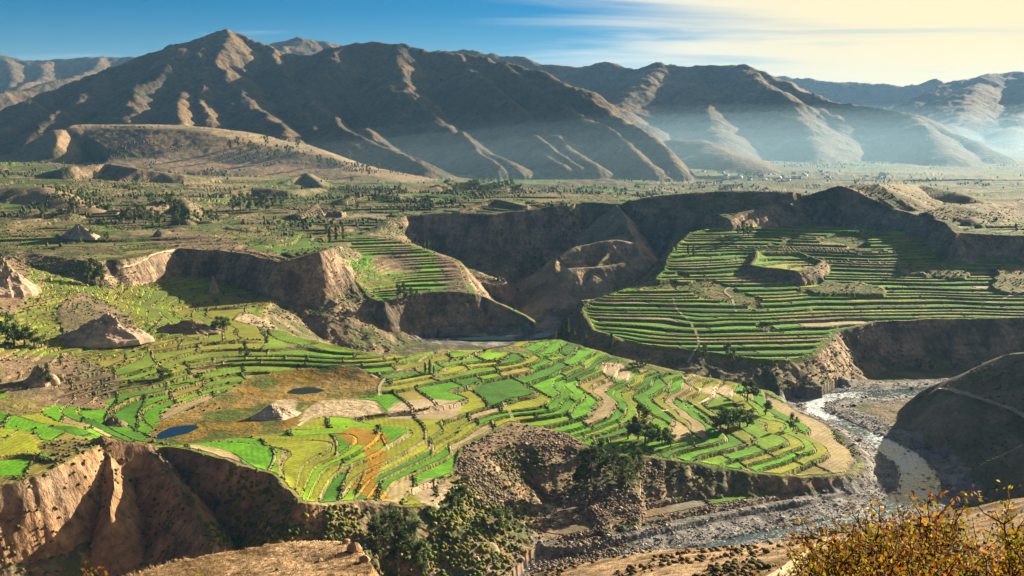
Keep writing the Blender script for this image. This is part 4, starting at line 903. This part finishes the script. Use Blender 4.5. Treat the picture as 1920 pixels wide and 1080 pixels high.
# ------------------------------------------------------------------ scattered stones, hedges and scrub
def ico():
    t = (1 + 5 ** .5) / 2; V = np.array([(-1,t,0),(1,t,0),(-1,-t,0),(1,-t,0),(0,-1,t),(0,1,t),(0,-1,-t),(0,1,-t),(t,0,-1),(t,0,1),(-t,0,-1),(-t,0,1)], float); V /= np.linalg.norm(V[0])
    Fq = np.array([(0,11,5),(0,5,1),(0,1,7),(0,7,10),(0,10,11),(1,5,9),(5,11,4),(11,10,2),(10,7,6),(7,1,8),(3,9,4),(3,4,2),(3,2,6),(3,6,8),(3,8,9),(4,9,5),(2,4,11),(6,2,10),(8,6,7),(9,8,1)]); return V, Fq
IV, IF = ico()
def scatter(name, pos, size, col, mat, label, flat=.75, jit=.28, seed=1, cvar=.3, parent=None):
    r = np.random.default_rng(seed); n = len(pos)
    V = IV[None] * (1 + jit * r.uniform(-1, 1, (n, 12, 1))); a = r.uniform(0, 6.28, n); ca, sa = np.cos(a)[:, None], np.sin(a)[:, None]
    ex = r.uniform(.75, 1.4, (n, 1)); V = np.stack([(V[..., 0] * ex) * ca - V[..., 1] * sa, (V[..., 0] * ex) * sa + V[..., 1] * ca, V[..., 2] * flat], -1)
    V = V * np.asarray(size)[:, None, None] + np.asarray(pos)[:, None, :]
    Fq = (IF[None] + 12 * np.arange(n)[:, None, None]).reshape(-1, 3)
    c = np.asarray(col, float); c = np.tile(c, (n, 1)) if c.ndim == 1 else c
    c = c * (1 + cvar * r.uniform(-1, 1, (n, 1))); C = np.repeat(c[:, None], 12, 1) * (1 + .2 * r.uniform(-1, 1, (n, 12, 1)))
    o = mesh_np(name, V.reshape(-1, 3), Fq, mat, C.reshape(-1, 3), smooth=False, parent=parent); tag(o, label, kind='stuff'); return o
VF = VIS.ravel(); RR = R.ravel()
inview = (np.abs(np.arctan2(_x, _y)) < math.radians(31)); 
def pick(mask, n, weight=None, seed=3):
    r = np.random.default_rng(seed); k = np.nonzero(mask)[0]
    if len(k) == 0: return k, r
    # even out the grid's own density: area of each grid cell
    w = (RR[k] * np.gradient(R, axis=1).ravel()[k]); w = np.clip(w, 1e-6, None)
    if weight is not None: w = w * weight[k]
    return r.choice(k, min(n, len(k)), replace=False, p=w / w.sum()), r
def spot(k, r):
    # a random place inside the grid cell of each picked vertex
    k1 = np.minimum(k + 1, len(VALL) - 1); k2 = np.minimum(k + NR, len(VALL) - 1); a, b = r.random((2, len(k), 1))
    return VALL[k] + a * (VALL[k1] - VALL[k]) + b * (VALL[k2] - VALL[k])
near = inview & (RR > 420) & (RR < 1900)
# hedges along field walls and terrace lips
m = near & VF & np.isin(TAG, [G_A, G_B, G_F, G_LOW]) & (((FBD > 0) & (FBD < 1.3)) | (RIS > .2)) & (_y < 1500)
hw = sstep(.45, .62, fbm(_x, _y, 70, 3, 801) * .5 + .5) + .06
k, r = pick(m, 6500, hw, 5); sz = r.uniform(.35, .95, len(k)) * (1 + .35 * (r.random(len(k)) > .9))
scatter('hedge_shrubs', spot(k, r) + np.stack([r.normal(0, .6, len(k)), r.normal(0, .6, len(k)), sz * .35], 1), sz, np.where((r.random(len(k)) > .25)[:, None], (.050, .078, .016), (.13, .125, .03)), M_SCRUB, 'dark hedges and bushes along the field walls', .8, .3, 6)
# scrub on dry slopes, cliffs' feet and the far plateau
m = near & VF & (((np.isin(TAG, [G_A, G_B, G_F, G_C, G_LOW]) & (EDG > 0)) | np.isin(TAG, [G_HILLR])) | ((TAG == G_A) & (FID == 0) & (_x < -250)) | (np.isin(TAG, [G_B, G_F]) & (FID == 0) & (FBD == 0) & (EDG < -5)))
k, r = pick(m, 7500, sstep(.35, .7, fbm(_x, _y, 50, 3, 811) * .5 + .5) + .05, 7); sz = r.uniform(.5, 1.5, len(k))
scatter('scrub', spot(k, r) + np.stack([0 * sz, 0 * sz, sz * .3], 1), sz, np.where((r.random(len(k)) > .5)[:, None], (.062, .078, .020), (.15, .125, .05)), M_SCRUB, 'low dry scrub on the slopes and cliff feet', .8, .3, 8)
# lush bushes below the lower fields
m = near & VF & (TAG == G_A) & (EDG > 1) & (_y < 800) & (_x > -200) & (_x < 40)
k, r = pick(m, 1300, sstep(.35, .6, fbm(_x, _y, 45, 3, 841) * .5 + .5) * sstep(40, -60, _x) + .02, 9); sz = r.uniform(.6, 1.9, len(k))
scatter('bushes', spot(k, r) + np.stack([0 * sz, 0 * sz, sz * .4], 1), sz, np.where((r.random(len(k)) > .4)[:, None], (.075, .115, .016), (.17, .155, .02)), M_SCRUB, 'lush yellow-green bushes on the slope below the lower fields', .85, .3, 10)
# stones of the river bed
m = near & (TAG == G_FLOOR) & (WET > .15) & (_y < 1150)
k, r = pick(m, 5200, WET ** 1.5, 11); sz = r.uniform(.35, 1.1, len(k)) * (1 + 1.2 * (r.random(len(k)) > .96))
pz = spot(k, r); pz[:, 2] = pz[:, 2] + sz * .15 + np.where(WET[k] > .97, .9, 0)
scatter('river_stones', pz, sz, (.30, .28, .25), M_STONE, 'grey stones and cobbles of the river bed', .6, .25, 12, .45)
# rubble of the scarp and the stony bench
bm_ = np.zeros(len(_x), bool); kk = np.nonzero(near & (_y < 900) & (_x > -80) & (_x < 260))[0]; bm_[kk] = (inside(_x[kk], _y[kk], BARE[3]) < 0) | (TAG[kk] == G_LOW)
k, r = pick(bm_ & VF & (FID == 0), 5200, sstep(.4, .65, fbm(_x, _y, 40, 3, 821) * .5 + .5) + .08, 13); sz = r.uniform(.35, 1.2, len(k)) * (1 + .9 * (r.random(len(k)) > .96))
scatter('rubble', spot(k, r) + np.stack([0 * sz, 0 * sz, sz * .2], 1), sz, np.where((r.random(len(k)) > .35)[:, None], (.15, .105, .07), (.28, .215, .155)), M_STONE, 'dark rubble and boulders spilled down the scarp', .7, .25, 14, .4)
m = inview & (RR > 1250) & (RR < 2500) & VF & (TAG == G_C) & (EDG < -3)
k, r = pick(m, 5000, sstep(.40, .68, fbm(_x, _y, 90, 3, 815) * .5 + .5) + .04, 19); sz = r.uniform(.6, 1.7, len(k))
scatter('plateau_scrub', spot(k, r) + np.stack([0 * sz, 0 * sz, sz * .3], 1), sz, np.where((r.random(len(k)) > .4)[:, None], (.055, .070, .020), (.12, .105, .04)), M_SCRUB, 'dark scrub dotted over the plateau above the cliffs', .8, .3, 20)
# far trees of the plateau, too small to tell apart
m = inview & (RR > 1500) & (RR < 4200) & VF & np.isin(TAG, [G_C, G_FOOT]) & (GZ.ravel() < 230)
wt = sstep(.54, .70, fbm(_x, _y, 220, 3, 831) * .5 + .5) * sstep(.42, .62, fbm(_x, _y, 55, 2, 833) * .5 + .5) * (1 + 3 * ((FBD > 0) & (FBD < 4))) + .004
k, r = pick(m, 2600, wt, 15); n = len(k); sz = r.uniform(1.1, 2.8, n)
o = scatter('distant_trees', spot(k, r) + np.stack([0 * sz, 0 * sz, sz * 1.2], 1), sz, (.058, .078, .026), M_SCRUB, 'tiny dark trees scattered over the far plateau', 1.5, .35, 16)
# singled-out trees of the plateau
k, r = pick(m & (RR < 2600), 130, wt, 17)
for i in k: tree_at(random.choice(('eucalyptus', 'eucalyptus', 'round', 'poplar')), _x[i], _y[i], VALL[i, 2], random.uniform(7, 14), 'small dark tree scattered over the hazy far plateau', 'trees scattered over the far plateau')

# ------------------------------------------------------------------ boulders and outcrops as things of their own
def rock_mesh(seed, sub=3, rough=.35, strata=0):
    import bmesh
    bm = bmesh.new(); bmesh.ops.create_icosphere(bm, subdivisions=sub, radius=1)
    V = np.array([v.co[:] for v in bm.verts]); r = np.random.default_rng(seed); s = r.uniform(0, 90)
    for _ in range(9):
        d = r.normal(size=3); d /= np.linalg.norm(d); cut = r.uniform(.55, .85); pr = V @ d; ex = np.clip(pr - cut, 0, None); V = V - ex[:, None] * d * .85
    n = fbm(V[:, 0] + s + V[:, 2] * .7, V[:, 1] + s - V[:, 2] * .5, .7, 4, seed) ; V = V * (1 + rough * n * .5)[:, None]
    for v, c in zip(bm.verts, V): v.co = c
    me = bpy.data.meshes.new('rock'); bm.to_mesh(me); bm.free()
    a = me.color_attributes.new('Col', 'FLOAT_COLOR', 'POINT'); c = np.ones((len(V), 4), np.float32); c[:, :3] = 1; a.data.foreach_set('color', c.ravel()); return me
ROCKS = [rock_mesh(300 + i, 2) for i in range(5)]
def stone_mat(name, col, s1, s2, bump, bd):
    m, nt, b = mat_new(name); v = nt.nodes.new('ShaderNodeTexCoord').outputs['Generated']; rgb = nt.nodes.new('ShaderNodeRGB'); rgb.outputs[0].default_value = (*col, 1)
    n1 = ntex(nt, s1, 7, .65, v); n2 = ntex(nt, s2, 4, .6, v); c = mulcol(nt, mulcol(nt, rgb.outputs[0], maprange(nt, n1.outputs['Fac'], .25, .75, .55, 1.4)), maprange(nt, n2.outputs['Fac'], .3, .7, .75, 1.25)); nt.links.new(c, b.inputs['Base Color'])
    bp = nt.nodes.new('ShaderNodeBump'); bp.inputs['Strength'].default_value = bump; bp.inputs['Distance'].default_value = bd; nt.links.new(n1.outputs['Fac'], bp.inputs['Height']); nt.links.new(bp.outputs[0], b.inputs['Normal']); return m
M_BOULDER = stone_mat('boulder_stone', (.27, .24, .20), 5, 2, .8, .3); M_TAN = stone_mat('tan_stone', (.36, .25, .15), 6, 2, .9, .1); M_CRAG = stone_mat('crag_stone', (.30, .22, .155), 6, 2.5, 1, 1.5)
for me in ROCKS: me.materials.append(M_BOULDER)
def boulder(px, py, spx, label, group=None, rmin=300, mat=None, name='boulder', mesh=None, sx=1, sy=1, sz=.75, sink=.3, cat='boulder'):
    x, y, z = seen(px, py, rmin); s = spx * math.hypot(x, y) / F_PX / 2
    me = mesh or random.choice(ROCKS)
    if mat: me = me.copy(); me.materials.clear(); me.materials.append(mat)
    o = bpy.data.objects.new(name, me); COL.objects.link(o); o.location = (x, y, z + s * sz * (1 - 2 * sink) * .6); o.scale = (s * sx, s * sy, s * sz); o.rotation_euler = (0, 0, random.uniform(0, 6.28) if not mesh else 0)
    return tag(o, label, cat, group)
for i, (px, py, s) in enumerate([(1600,800,10),(1640,815,9),(1672,868,12),(1690,905,10),(1740,900,14),(1730,880,9),(1650,840,8),(1620,790,7),(1745,915,10),(1700,860,8),(1580,782,8),(1668,890,9),(1718,920,9),(1685,925,8)]):
    boulder(px, py, s, 'wet grey boulder breaking the river at the bend', 'boulders in the river')
for i, (px, py, s) in enumerate([(1100,1022,12),(1172,1045,14),(1188,1040,12),(1132,985,9),(1052,980,10),(1030,960,9),(995,1010,12),(1235,1012,9),(1262,1000,8),(1080,940,9),(1205,925,10),(1230,915,9),(1250,832,10),(1225,845,9)]):
    boulder(px, py, s, 'pale boulder lying on the stony ground below the fields', 'boulders on the stony ground')
boulder(405, 1034, 18, 'largest square rock standing on the rim of the sunlit ledge', None, 20, M_TAN, sz=.95, sink=.2)
for px, py, s, lb in [(354,1043,9,'small pale rock near the end of the sunlit ledge'), (440,1022,9,'flat rock right of the square one on the ledge rim'), (556,1034,10,'low stone half way along the sunlit ledge'), (600,1052,14,'dark stone on the face of the sunlit ledge'), (632,1012,10,'stone at the crest of the sunlit ledge'), (520,1068,10,'stone at the bottom edge of the sunlit ledge')]:
    boulder(px, py, s, lb, None, 20, M_TAN)
def crag_mesh(seed, ribs=.45, peaks=3):
    """a weathered outcrop: ribbed flanks falling from a broken crest (unit radius, unit height)"""
    r = np.random.default_rng(seed); na, nr = 72, 30; A = np.linspace(0, 2 * math.pi, na, endpoint=False); Rr = np.linspace(0, 1, nr + 1)[1:]
    aa, rr = np.meshgrid(A, Rr); aa = aa.ravel(); rr = rr.ravel(); x = rr * np.cos(aa); y = rr * np.sin(aa); s = seed * 1.7
    env = np.clip(1 - rr ** 1.6, 0, None) ** .7; h = np.zeros_like(x)
    for cx, cy, ph in [(r.uniform(-.2, .2), 0, 1.0)] + [(r.uniform(-.6, .6), r.uniform(-.3, .3), r.uniform(.35, .75)) for _ in range(peaks + 2)]:
        d = np.hypot(x - cx, (y - cy) * 1.1) / .62; h = np.maximum(h, ph * np.clip(1 - d, 0, None) ** .75)
    q1 = fbm(x * 1.0 + s, y + s, .34, 5, seed, .62, True); q2 = fbm(x + s, y - s, .13, 3, seed + 3, .6, True)
    h = env * (.42 + .58 * h) * (1 + ribs * .8 * q1) + .06 * q2 * env; h = np.clip(h, -.05, None) - .14 * (rr > .97)
    edge = 1 + .22 * fbm(np.cos(aa) * 2 + s, np.sin(aa) * 2, 1.0, 3, seed + 5)
    V = np.stack([x * edge, y * edge, h], 1); V = np.vstack([[(0, 0, float(V[:72, 2].mean()))], V]); i = 1 + np.arange(na * nr).reshape(nr, na)
    Fq = [(0, i[0, k], i[0, (k + 1) % na], i[0, (k + 1) % na]) for k in range(0)]
    me = bpy.data.meshes.new('crag'); F4 = [(int(i[j, k]), int(i[j + 1, k]), int(i[j + 1, (k + 1) % na]), int(i[j, (k + 1) % na])) for j in range(nr - 1) for k in range(na)] + [(0, int(i[0, k]), int(i[0, (k + 1) % na])) for k in range(na)]
    me.from_pydata(V.tolist(), [], F4); return me
def outcrop(px, py, wpx, hpx, dep, label, name, mat, seed, rmin=300, rot=0.0, ribs=.45, peaks=3, cat='rock'):
    x, y, z = seen(px, py, rmin); D = math.hypot(x, y); me = crag_mesh(seed, ribs, peaks); me.materials.append(mat); o = bpy.data.objects.new(name, me); COL.objects.link(o)
    o.location = (x, y, z - .06 * hpx * D / F_PX); o.scale = (wpx * D / F_PX / 2, wpx * D / F_PX / 2 * dep, hpx * D / F_PX); o.rotation_euler = (0, 0, rot); return tag(o, label, cat)
M_CHALK = stone_mat('chalk_stone', (.48, .38, .27), 9, 3, .9, 1.0); M_PALE = stone_mat('pale_crag', (.40, .295, .20), 10, 4, 1, 1.2); M_DRY = stone_mat('dry_hump', (.22, .165, .10), 10, 4, .9, 1.0)
for px, py, s, lb in [(664,1032,34,'blocky orange rock at the broken end of the sunlit ledge'), (684,1052,26,'leaning stone below the blocky rock at the ledge end'), (650,1018,18,'rounded stone above the blocky rock at the ledge end')]:
    boulder(px, py, s, lb, None, 20, M_TAN, sz=.8)
outcrop(190, 634, 160, 40, .6, 'rugged pale rock outcrop rising from the left terraces', 'rock_outcrop', M_PALE, 420, 300, .2, .8, 3)
outcrop(8, 545, 110, 44, .7, 'pale rock outcrop at the left frame edge', 'rock_outcrop', M_PALE, 433, 300, .5, .7)
outcrop(402, 548, 20, 26, .9, 'thin pointed pinnacle below the left cliff', 'rock_pinnacle', M_PALE, 437, 300, 0, .6, 1)
outcrop(345, 622, 130, 18, .4, 'low dark rocky hump between the outcrop and the sandy field', 'rock_outcrop', M_DRY, 439, 300, .1, .7)
outcrop(515, 780, 92, 22, .7, 'pale whitish mound beside the dark pond', 'rock_mound', M_CHALK, 441, 300, .4, .5)
outcrop(215, 795, 44, 14, .7, 'small rounded rock mound in the fields left of the blue pond', 'rock_mound', M_DRY, 443)
outcrop(150, 444, 66, 22, .6, 'small rocky knob on the upper slope under the foothill', 'rock_outcrop', M_PALE, 451); outcrop(298, 444, 26, 12, .7, 'tiny knoll with a pale side by the bright green field', 'rock_outcrop', M_DRY, 453); outcrop(75, 716, 60, 26, .7, 'broken pale rocks on the dry slope at far left', 'rock_outcrop', M_PALE, 455, 300, .3, .9)

# ------------------------------------------------------------------ village far down the valley
M_WALL = flat_material('whitewash', (.62, .60, .56), .5, .2); M_ROOF = flat_material('tin_roof', (.36, .33, .32), .5, .2)
def house(px, py, w, d, h, rot, label, group):
    x, y, z = seen(px, py, 800); e = bpy.data.objects.new('house', None); COL.objects.link(e); e.location = (x, y, z - .5); e.rotation_euler = (0, 0, rot)
    V = [(-w,-d,0),(w,-d,0),(w,d,0),(-w,d,0),(-w,-d,h),(w,-d,h),(w,d,h),(-w,d,h)]; o = mesh_np('wall', V, [(0,3,2,1),(0,1,5,4),(1,2,6,5),(2,3,7,6),(3,0,4,7),(4,5,6,7)], M_WALL, smooth=False, parent=e)
    q = .5; r_ = d * .55; V = [(-w-q,-d-q,h-.1),(w+q,-d-q,h-.1),(w+q,d+q,h-.1),(-w-q,d+q,h-.1),(-w-q,0,h+r_),(w+q,0,h+r_)]
    mesh_np('roof', V, [(0,1,5,4),(2,3,4,5),(0,4,3,3),(1,2,5,5),(0,3,2,1)], M_ROOF, smooth=False, parent=e) if False else None
    me = bpy.data.meshes.new('roof'); me.from_pydata(V, [], [(0,1,5,4),(2,3,4,5),(0,4,3),(1,2,5),(0,3,2,1)]); me.materials.append(M_ROOF); ro = bpy.data.objects.new('roof', me); COL.objects.link(ro); ro.parent = e
    tag(e, label, 'house', group)
rh = random.Random(5)
for i in range(34):
    house(rh.gauss(1425, 55), rh.uniform(322, 340), rh.uniform(4, 8), rh.uniform(3, 4.5), rh.uniform(4, 6.5), rh.uniform(0, 3), 'tiny pale house of the village far down the hazy valley', 'houses of the far village')
for i in range(7):
    house(rh.uniform(1640, 1680), rh.uniform(326, 332), rh.uniform(4, 8), 4, 5, rh.uniform(0, 3), 'tiny pale house of the hamlet right of the far village', 'houses of the far hamlet')

# ------------------------------------------------------------------ the near hillside: dry tufts, scrub, shrubs
def tufts(name, pos, h, col, label, blades=5, seed=1):
    r = np.random.default_rng(seed); n = len(pos); V = np.zeros((n, blades, 3, 3)); a = r.uniform(0, 6.28, (n, blades)); l = r.uniform(.3, 1.0, (n, blades)); hh = np.asarray(h)[:, None] * r.uniform(.6, 1.2, (n, blades))
    c, s = np.cos(a), np.sin(a); w = hh * .16
    V[:, :, 0] = np.stack([-s * w, c * w, 0 * w - .02], -1); V[:, :, 1] = np.stack([s * w, -c * w, 0 * w - .02], -1); V[:, :, 2] = np.stack([c * hh * l, s * hh * l, hh], -1)
    V += np.asarray(pos)[:, None, None, :]; C = np.repeat((np.array(col)[None] * (1 + .4 * r.uniform(-1, 1, (n * blades, 1)))), 3, 0)
    o = mesh_np(name, V.reshape(-1, 3), np.arange(n * blades * 3).reshape(-1, 3), M_BUSH, C, False); tag(o, label, kind='stuff'); return o
def near_points(px0, px1, py0, py1, n, rmin, rmax, seed):
    r = np.random.default_rng(seed); out = []
    for _ in range(n):
        p = seen(r.uniform(px0, px1), r.uniform(py0, py1), rmin)
        if p[1] < rmax: out.append(p)
    return np.array(out), r
pos, r = near_points(230, 715, 1000, 1110, 3200, 20, 100, 21)
tufts('dry_grass', pos, r.uniform(.08, .2, len(pos)), (.34, .23, .11), 'dry golden grass on the sunlit ledge', 5, 22)
pos, r = near_points(980, 1800, 985, 1100, 2600, 60, 400, 23); kk = fbm(pos[:, 0], pos[:, 1], 26, 3, 24) > -.05; pos = pos[kk]; sz = r.uniform(.3, 1.1, len(pos))
scatter('hillside_scrub', pos + np.stack([0 * sz, 0 * sz, sz * .3], 1), sz, np.where((r.random(len(pos)) > .4)[:, None], (.075, .060, .018), (.17, .095, .035)), M_SCRUB, 'low rusty scrub on the brown hillside above the river', .75, .35, 25)
pos, r = near_points(980, 1800, 985, 1100, 5000, 60, 400, 26)
tufts('hillside_grass', pos, r.uniform(.25, .6, len(pos)), (.27, .18, .075), 'dry grass on the brown hillside above the river', 4, 27)

def shrub_meshes(seed, h):
    r = np.random.default_rng(seed); st = Pile(); lf = Pile(); pts = []; dirs = []
    for k in range(22):
        a = r.uniform(0, 6.28); sp = r.uniform(.08, .75); p = np.array([.08 * math.cos(a), .08 * math.sin(a), -.25]); d = np.array([sp * math.cos(a), sp * math.sin(a), 1.0]); path = [p.copy()]; L_ = h * r.uniform(.75, 1.1) / 9
        for i in range(9):
            d = d + r.normal(0, .13, 3); d[2] = max(d[2], .35); d /= np.linalg.norm(d); p = p + d * L_; path.append(p.copy())
        V, Fq = tube(path, np.linspace(.011, .003, 10), 4); st.add(V, Fq, (.2, .2, .2))
        for i in range(3, 10):
            for q in range(3):
                dd = d * .5 + r.normal(0, .6, 3); dd[2] = abs(dd[2]) * .8 + .25; dd /= np.linalg.norm(dd); l = h * r.uniform(.07, .17); e = path[i] + dd * l; mid = path[i] + dd * l * .5 + r.normal(0, .012, 3)
                V, Fq = tube([path[i], mid, e], [.0035, .0025, .0015], 3); st.add(V, Fq, (.2, .2, .2))
                for t in np.linspace(.15, 1.05, 26): pts.append(path[i] + (e - path[i]) * t + r.normal(0, .02, 3)); dirs.append((i / 9.0, t))
    pts = np.array(pts); dirs = np.array(dirs); u = r.random(len(pts)); hgt = np.clip(pts[:, 2] / h, 0, 1)
    V, Fq, C = leaf_cards(r, pts, .0085, (1, 1, 1), .3)
    pal = np.array([(.34, .26, .016), (.24, .11, .016), (.15, .15, .016), (.11, .042, .014), (.36, .15, .018)]); pr = np.array([.22, .28, .18, .22, .10]); ci = np.searchsorted(np.cumsum(pr), u * .999)
    C = C * np.repeat(pal[ci] * .8, 4, 0); lf.add(V, Fq, C)
    a = st.mesh('stems', M_TWIG); b = lf.mesh('leaves', M_BUSH, False); A, B = a.data, b.data; bpy.data.objects.remove(a); bpy.data.objects.remove(b); return A, B
SHRUBS = [shrub_meshes(500 + i, 1.0) for i in range(4)]
def shrub(px, top_py, d, label, group, i):
    x, y, zt = at(px, top_py, d=d); z = ground(x, y); h = max(.4, zt - z); A, B = SHRUBS[i % 4]
    e = bpy.data.objects.new('shrub', None); COL.objects.link(e); e.location = (x, y, z); e.rotation_euler = (0, 0, i * 1.7); e.scale = (max(h, .9) * .95, max(h, .9) * .95, h)
    for nm, me in (('stems', A), ('leaves', B)):
        o = bpy.data.objects.new(nm, me); COL.objects.link(o); o.parent = e
        if nm == 'leaves': o['kind'] = 'stuff'
    tag(e, label, 'shrub', group)
for i, (px, py, d) in enumerate([(1920,872,5.6),(1875,908,5.4),(1822,925,5.6),(1775,940,5.4),(1735,955,6.0),(1700,985,5.4),(1652,1005,6.2),(1795,962,4.9),(1895,940,4.4),(1835,978,4.3),(1775,1000,4.5),(1730,1025,4.6),(1960,930,3.9),(1885,1010,3.7),(1815,1045,3.8),(1975,880,6.4),(1765,970,6.6),(1930,915,4.9),(1755,1060,3.9)]):
    shrub(px, py, d, 'yellow and rust leaved shrub of the thicket in the near corner', 'shrubs of the near thicket', i)
shrub(165, 1062, 4.6, 'green tips of a shrub at the bottom edge beside the cliff', None, 1)
shrub(235, 1072, 4.8, 'dark sprigs at the bottom edge beside the ledge', None, 2)

# ------------------------------------------------------------------ the air of the valley
def air(name, V, Fq, dens, col, aniso):
    m = bpy.data.materials.new(name); m.use_nodes = True; nt = m.node_tree
    for n in list(nt.nodes): nt.nodes.remove(n)
    out = nt.nodes.new('ShaderNodeOutputMaterial'); v = nt.nodes.new('ShaderNodeVolumePrincipled')
    v.inputs['Density'].default_value = dens; v.inputs['Color'].default_value = col; v.inputs['Anisotropy'].default_value = aniso
    nt.links.new(v.outputs[0], out.inputs['Volume'])
    o = mesh_np(name, V, Fq, m, smooth=False); tag(o, kind='stuff'); return o
def box_vf(x0, x1, y0, y1, z0, z1):
    V = [(x0,y0,z0),(x1,y0,z0),(x1,y1,z0),(x0,y1,z0),(x0,y0,z1),(x1,y0,z1),(x1,y1,z1),(x0,y1,z1)]
    return V, [(0,3,2,1),(4,5,6,7),(0,1,5,4),(1,2,6,5),(2,3,7,6),(3,0,4,7)]
zmin, zmax = float(GZ.min()), float(GZ.max())
haze = air('haze', *box_vf(-15500, 15500, -15500, 15500, zmin - 1.5, zmax + 30), 1.9e-5, (.28, .58, 1.0, 1), .15)
haze['label'] = 'thin bluish morning haze filling the whole valley'
# morning mist lying on the valley floor beyond the cliffs
def mist_bank(cx, cy, cz, rx, ry, rz, dens, rot, label):
    import bmesh
    bm = bmesh.new(); bmesh.ops.create_icosphere(bm, subdivisions=4, radius=1); V = np.array([v.co[:] for v in bm.verts]); Fq = np.array([[v.index for v in f.verts] for f in bm.faces]); bm.free()
    V = V * (1 + .18 * fbm(V[:, 0] * 2 + 5, V[:, 1] * 2 + V[:, 2], 1.0, 3, 900))[:, None]; c, s = math.cos(rot), math.sin(rot)
    X = V[:, 0] * rx; Y = V[:, 1] * ry; V = np.stack([cx + X * c - Y * s, cy + X * s + Y * c, cz + V[:, 2] * rz], 1)
    o = air('mist', V, Fq, dens, (.46, .76, 1.0, 1), .1); o['label'] = label
for k in range(5):
    f = 1 - .13 * k
    mist_bank(1500, 3800, 120, 3200 * f, 1850 * f, 210 * f, 4.2e-5, .18, 'pale blue morning mist lying over the far valley floor')
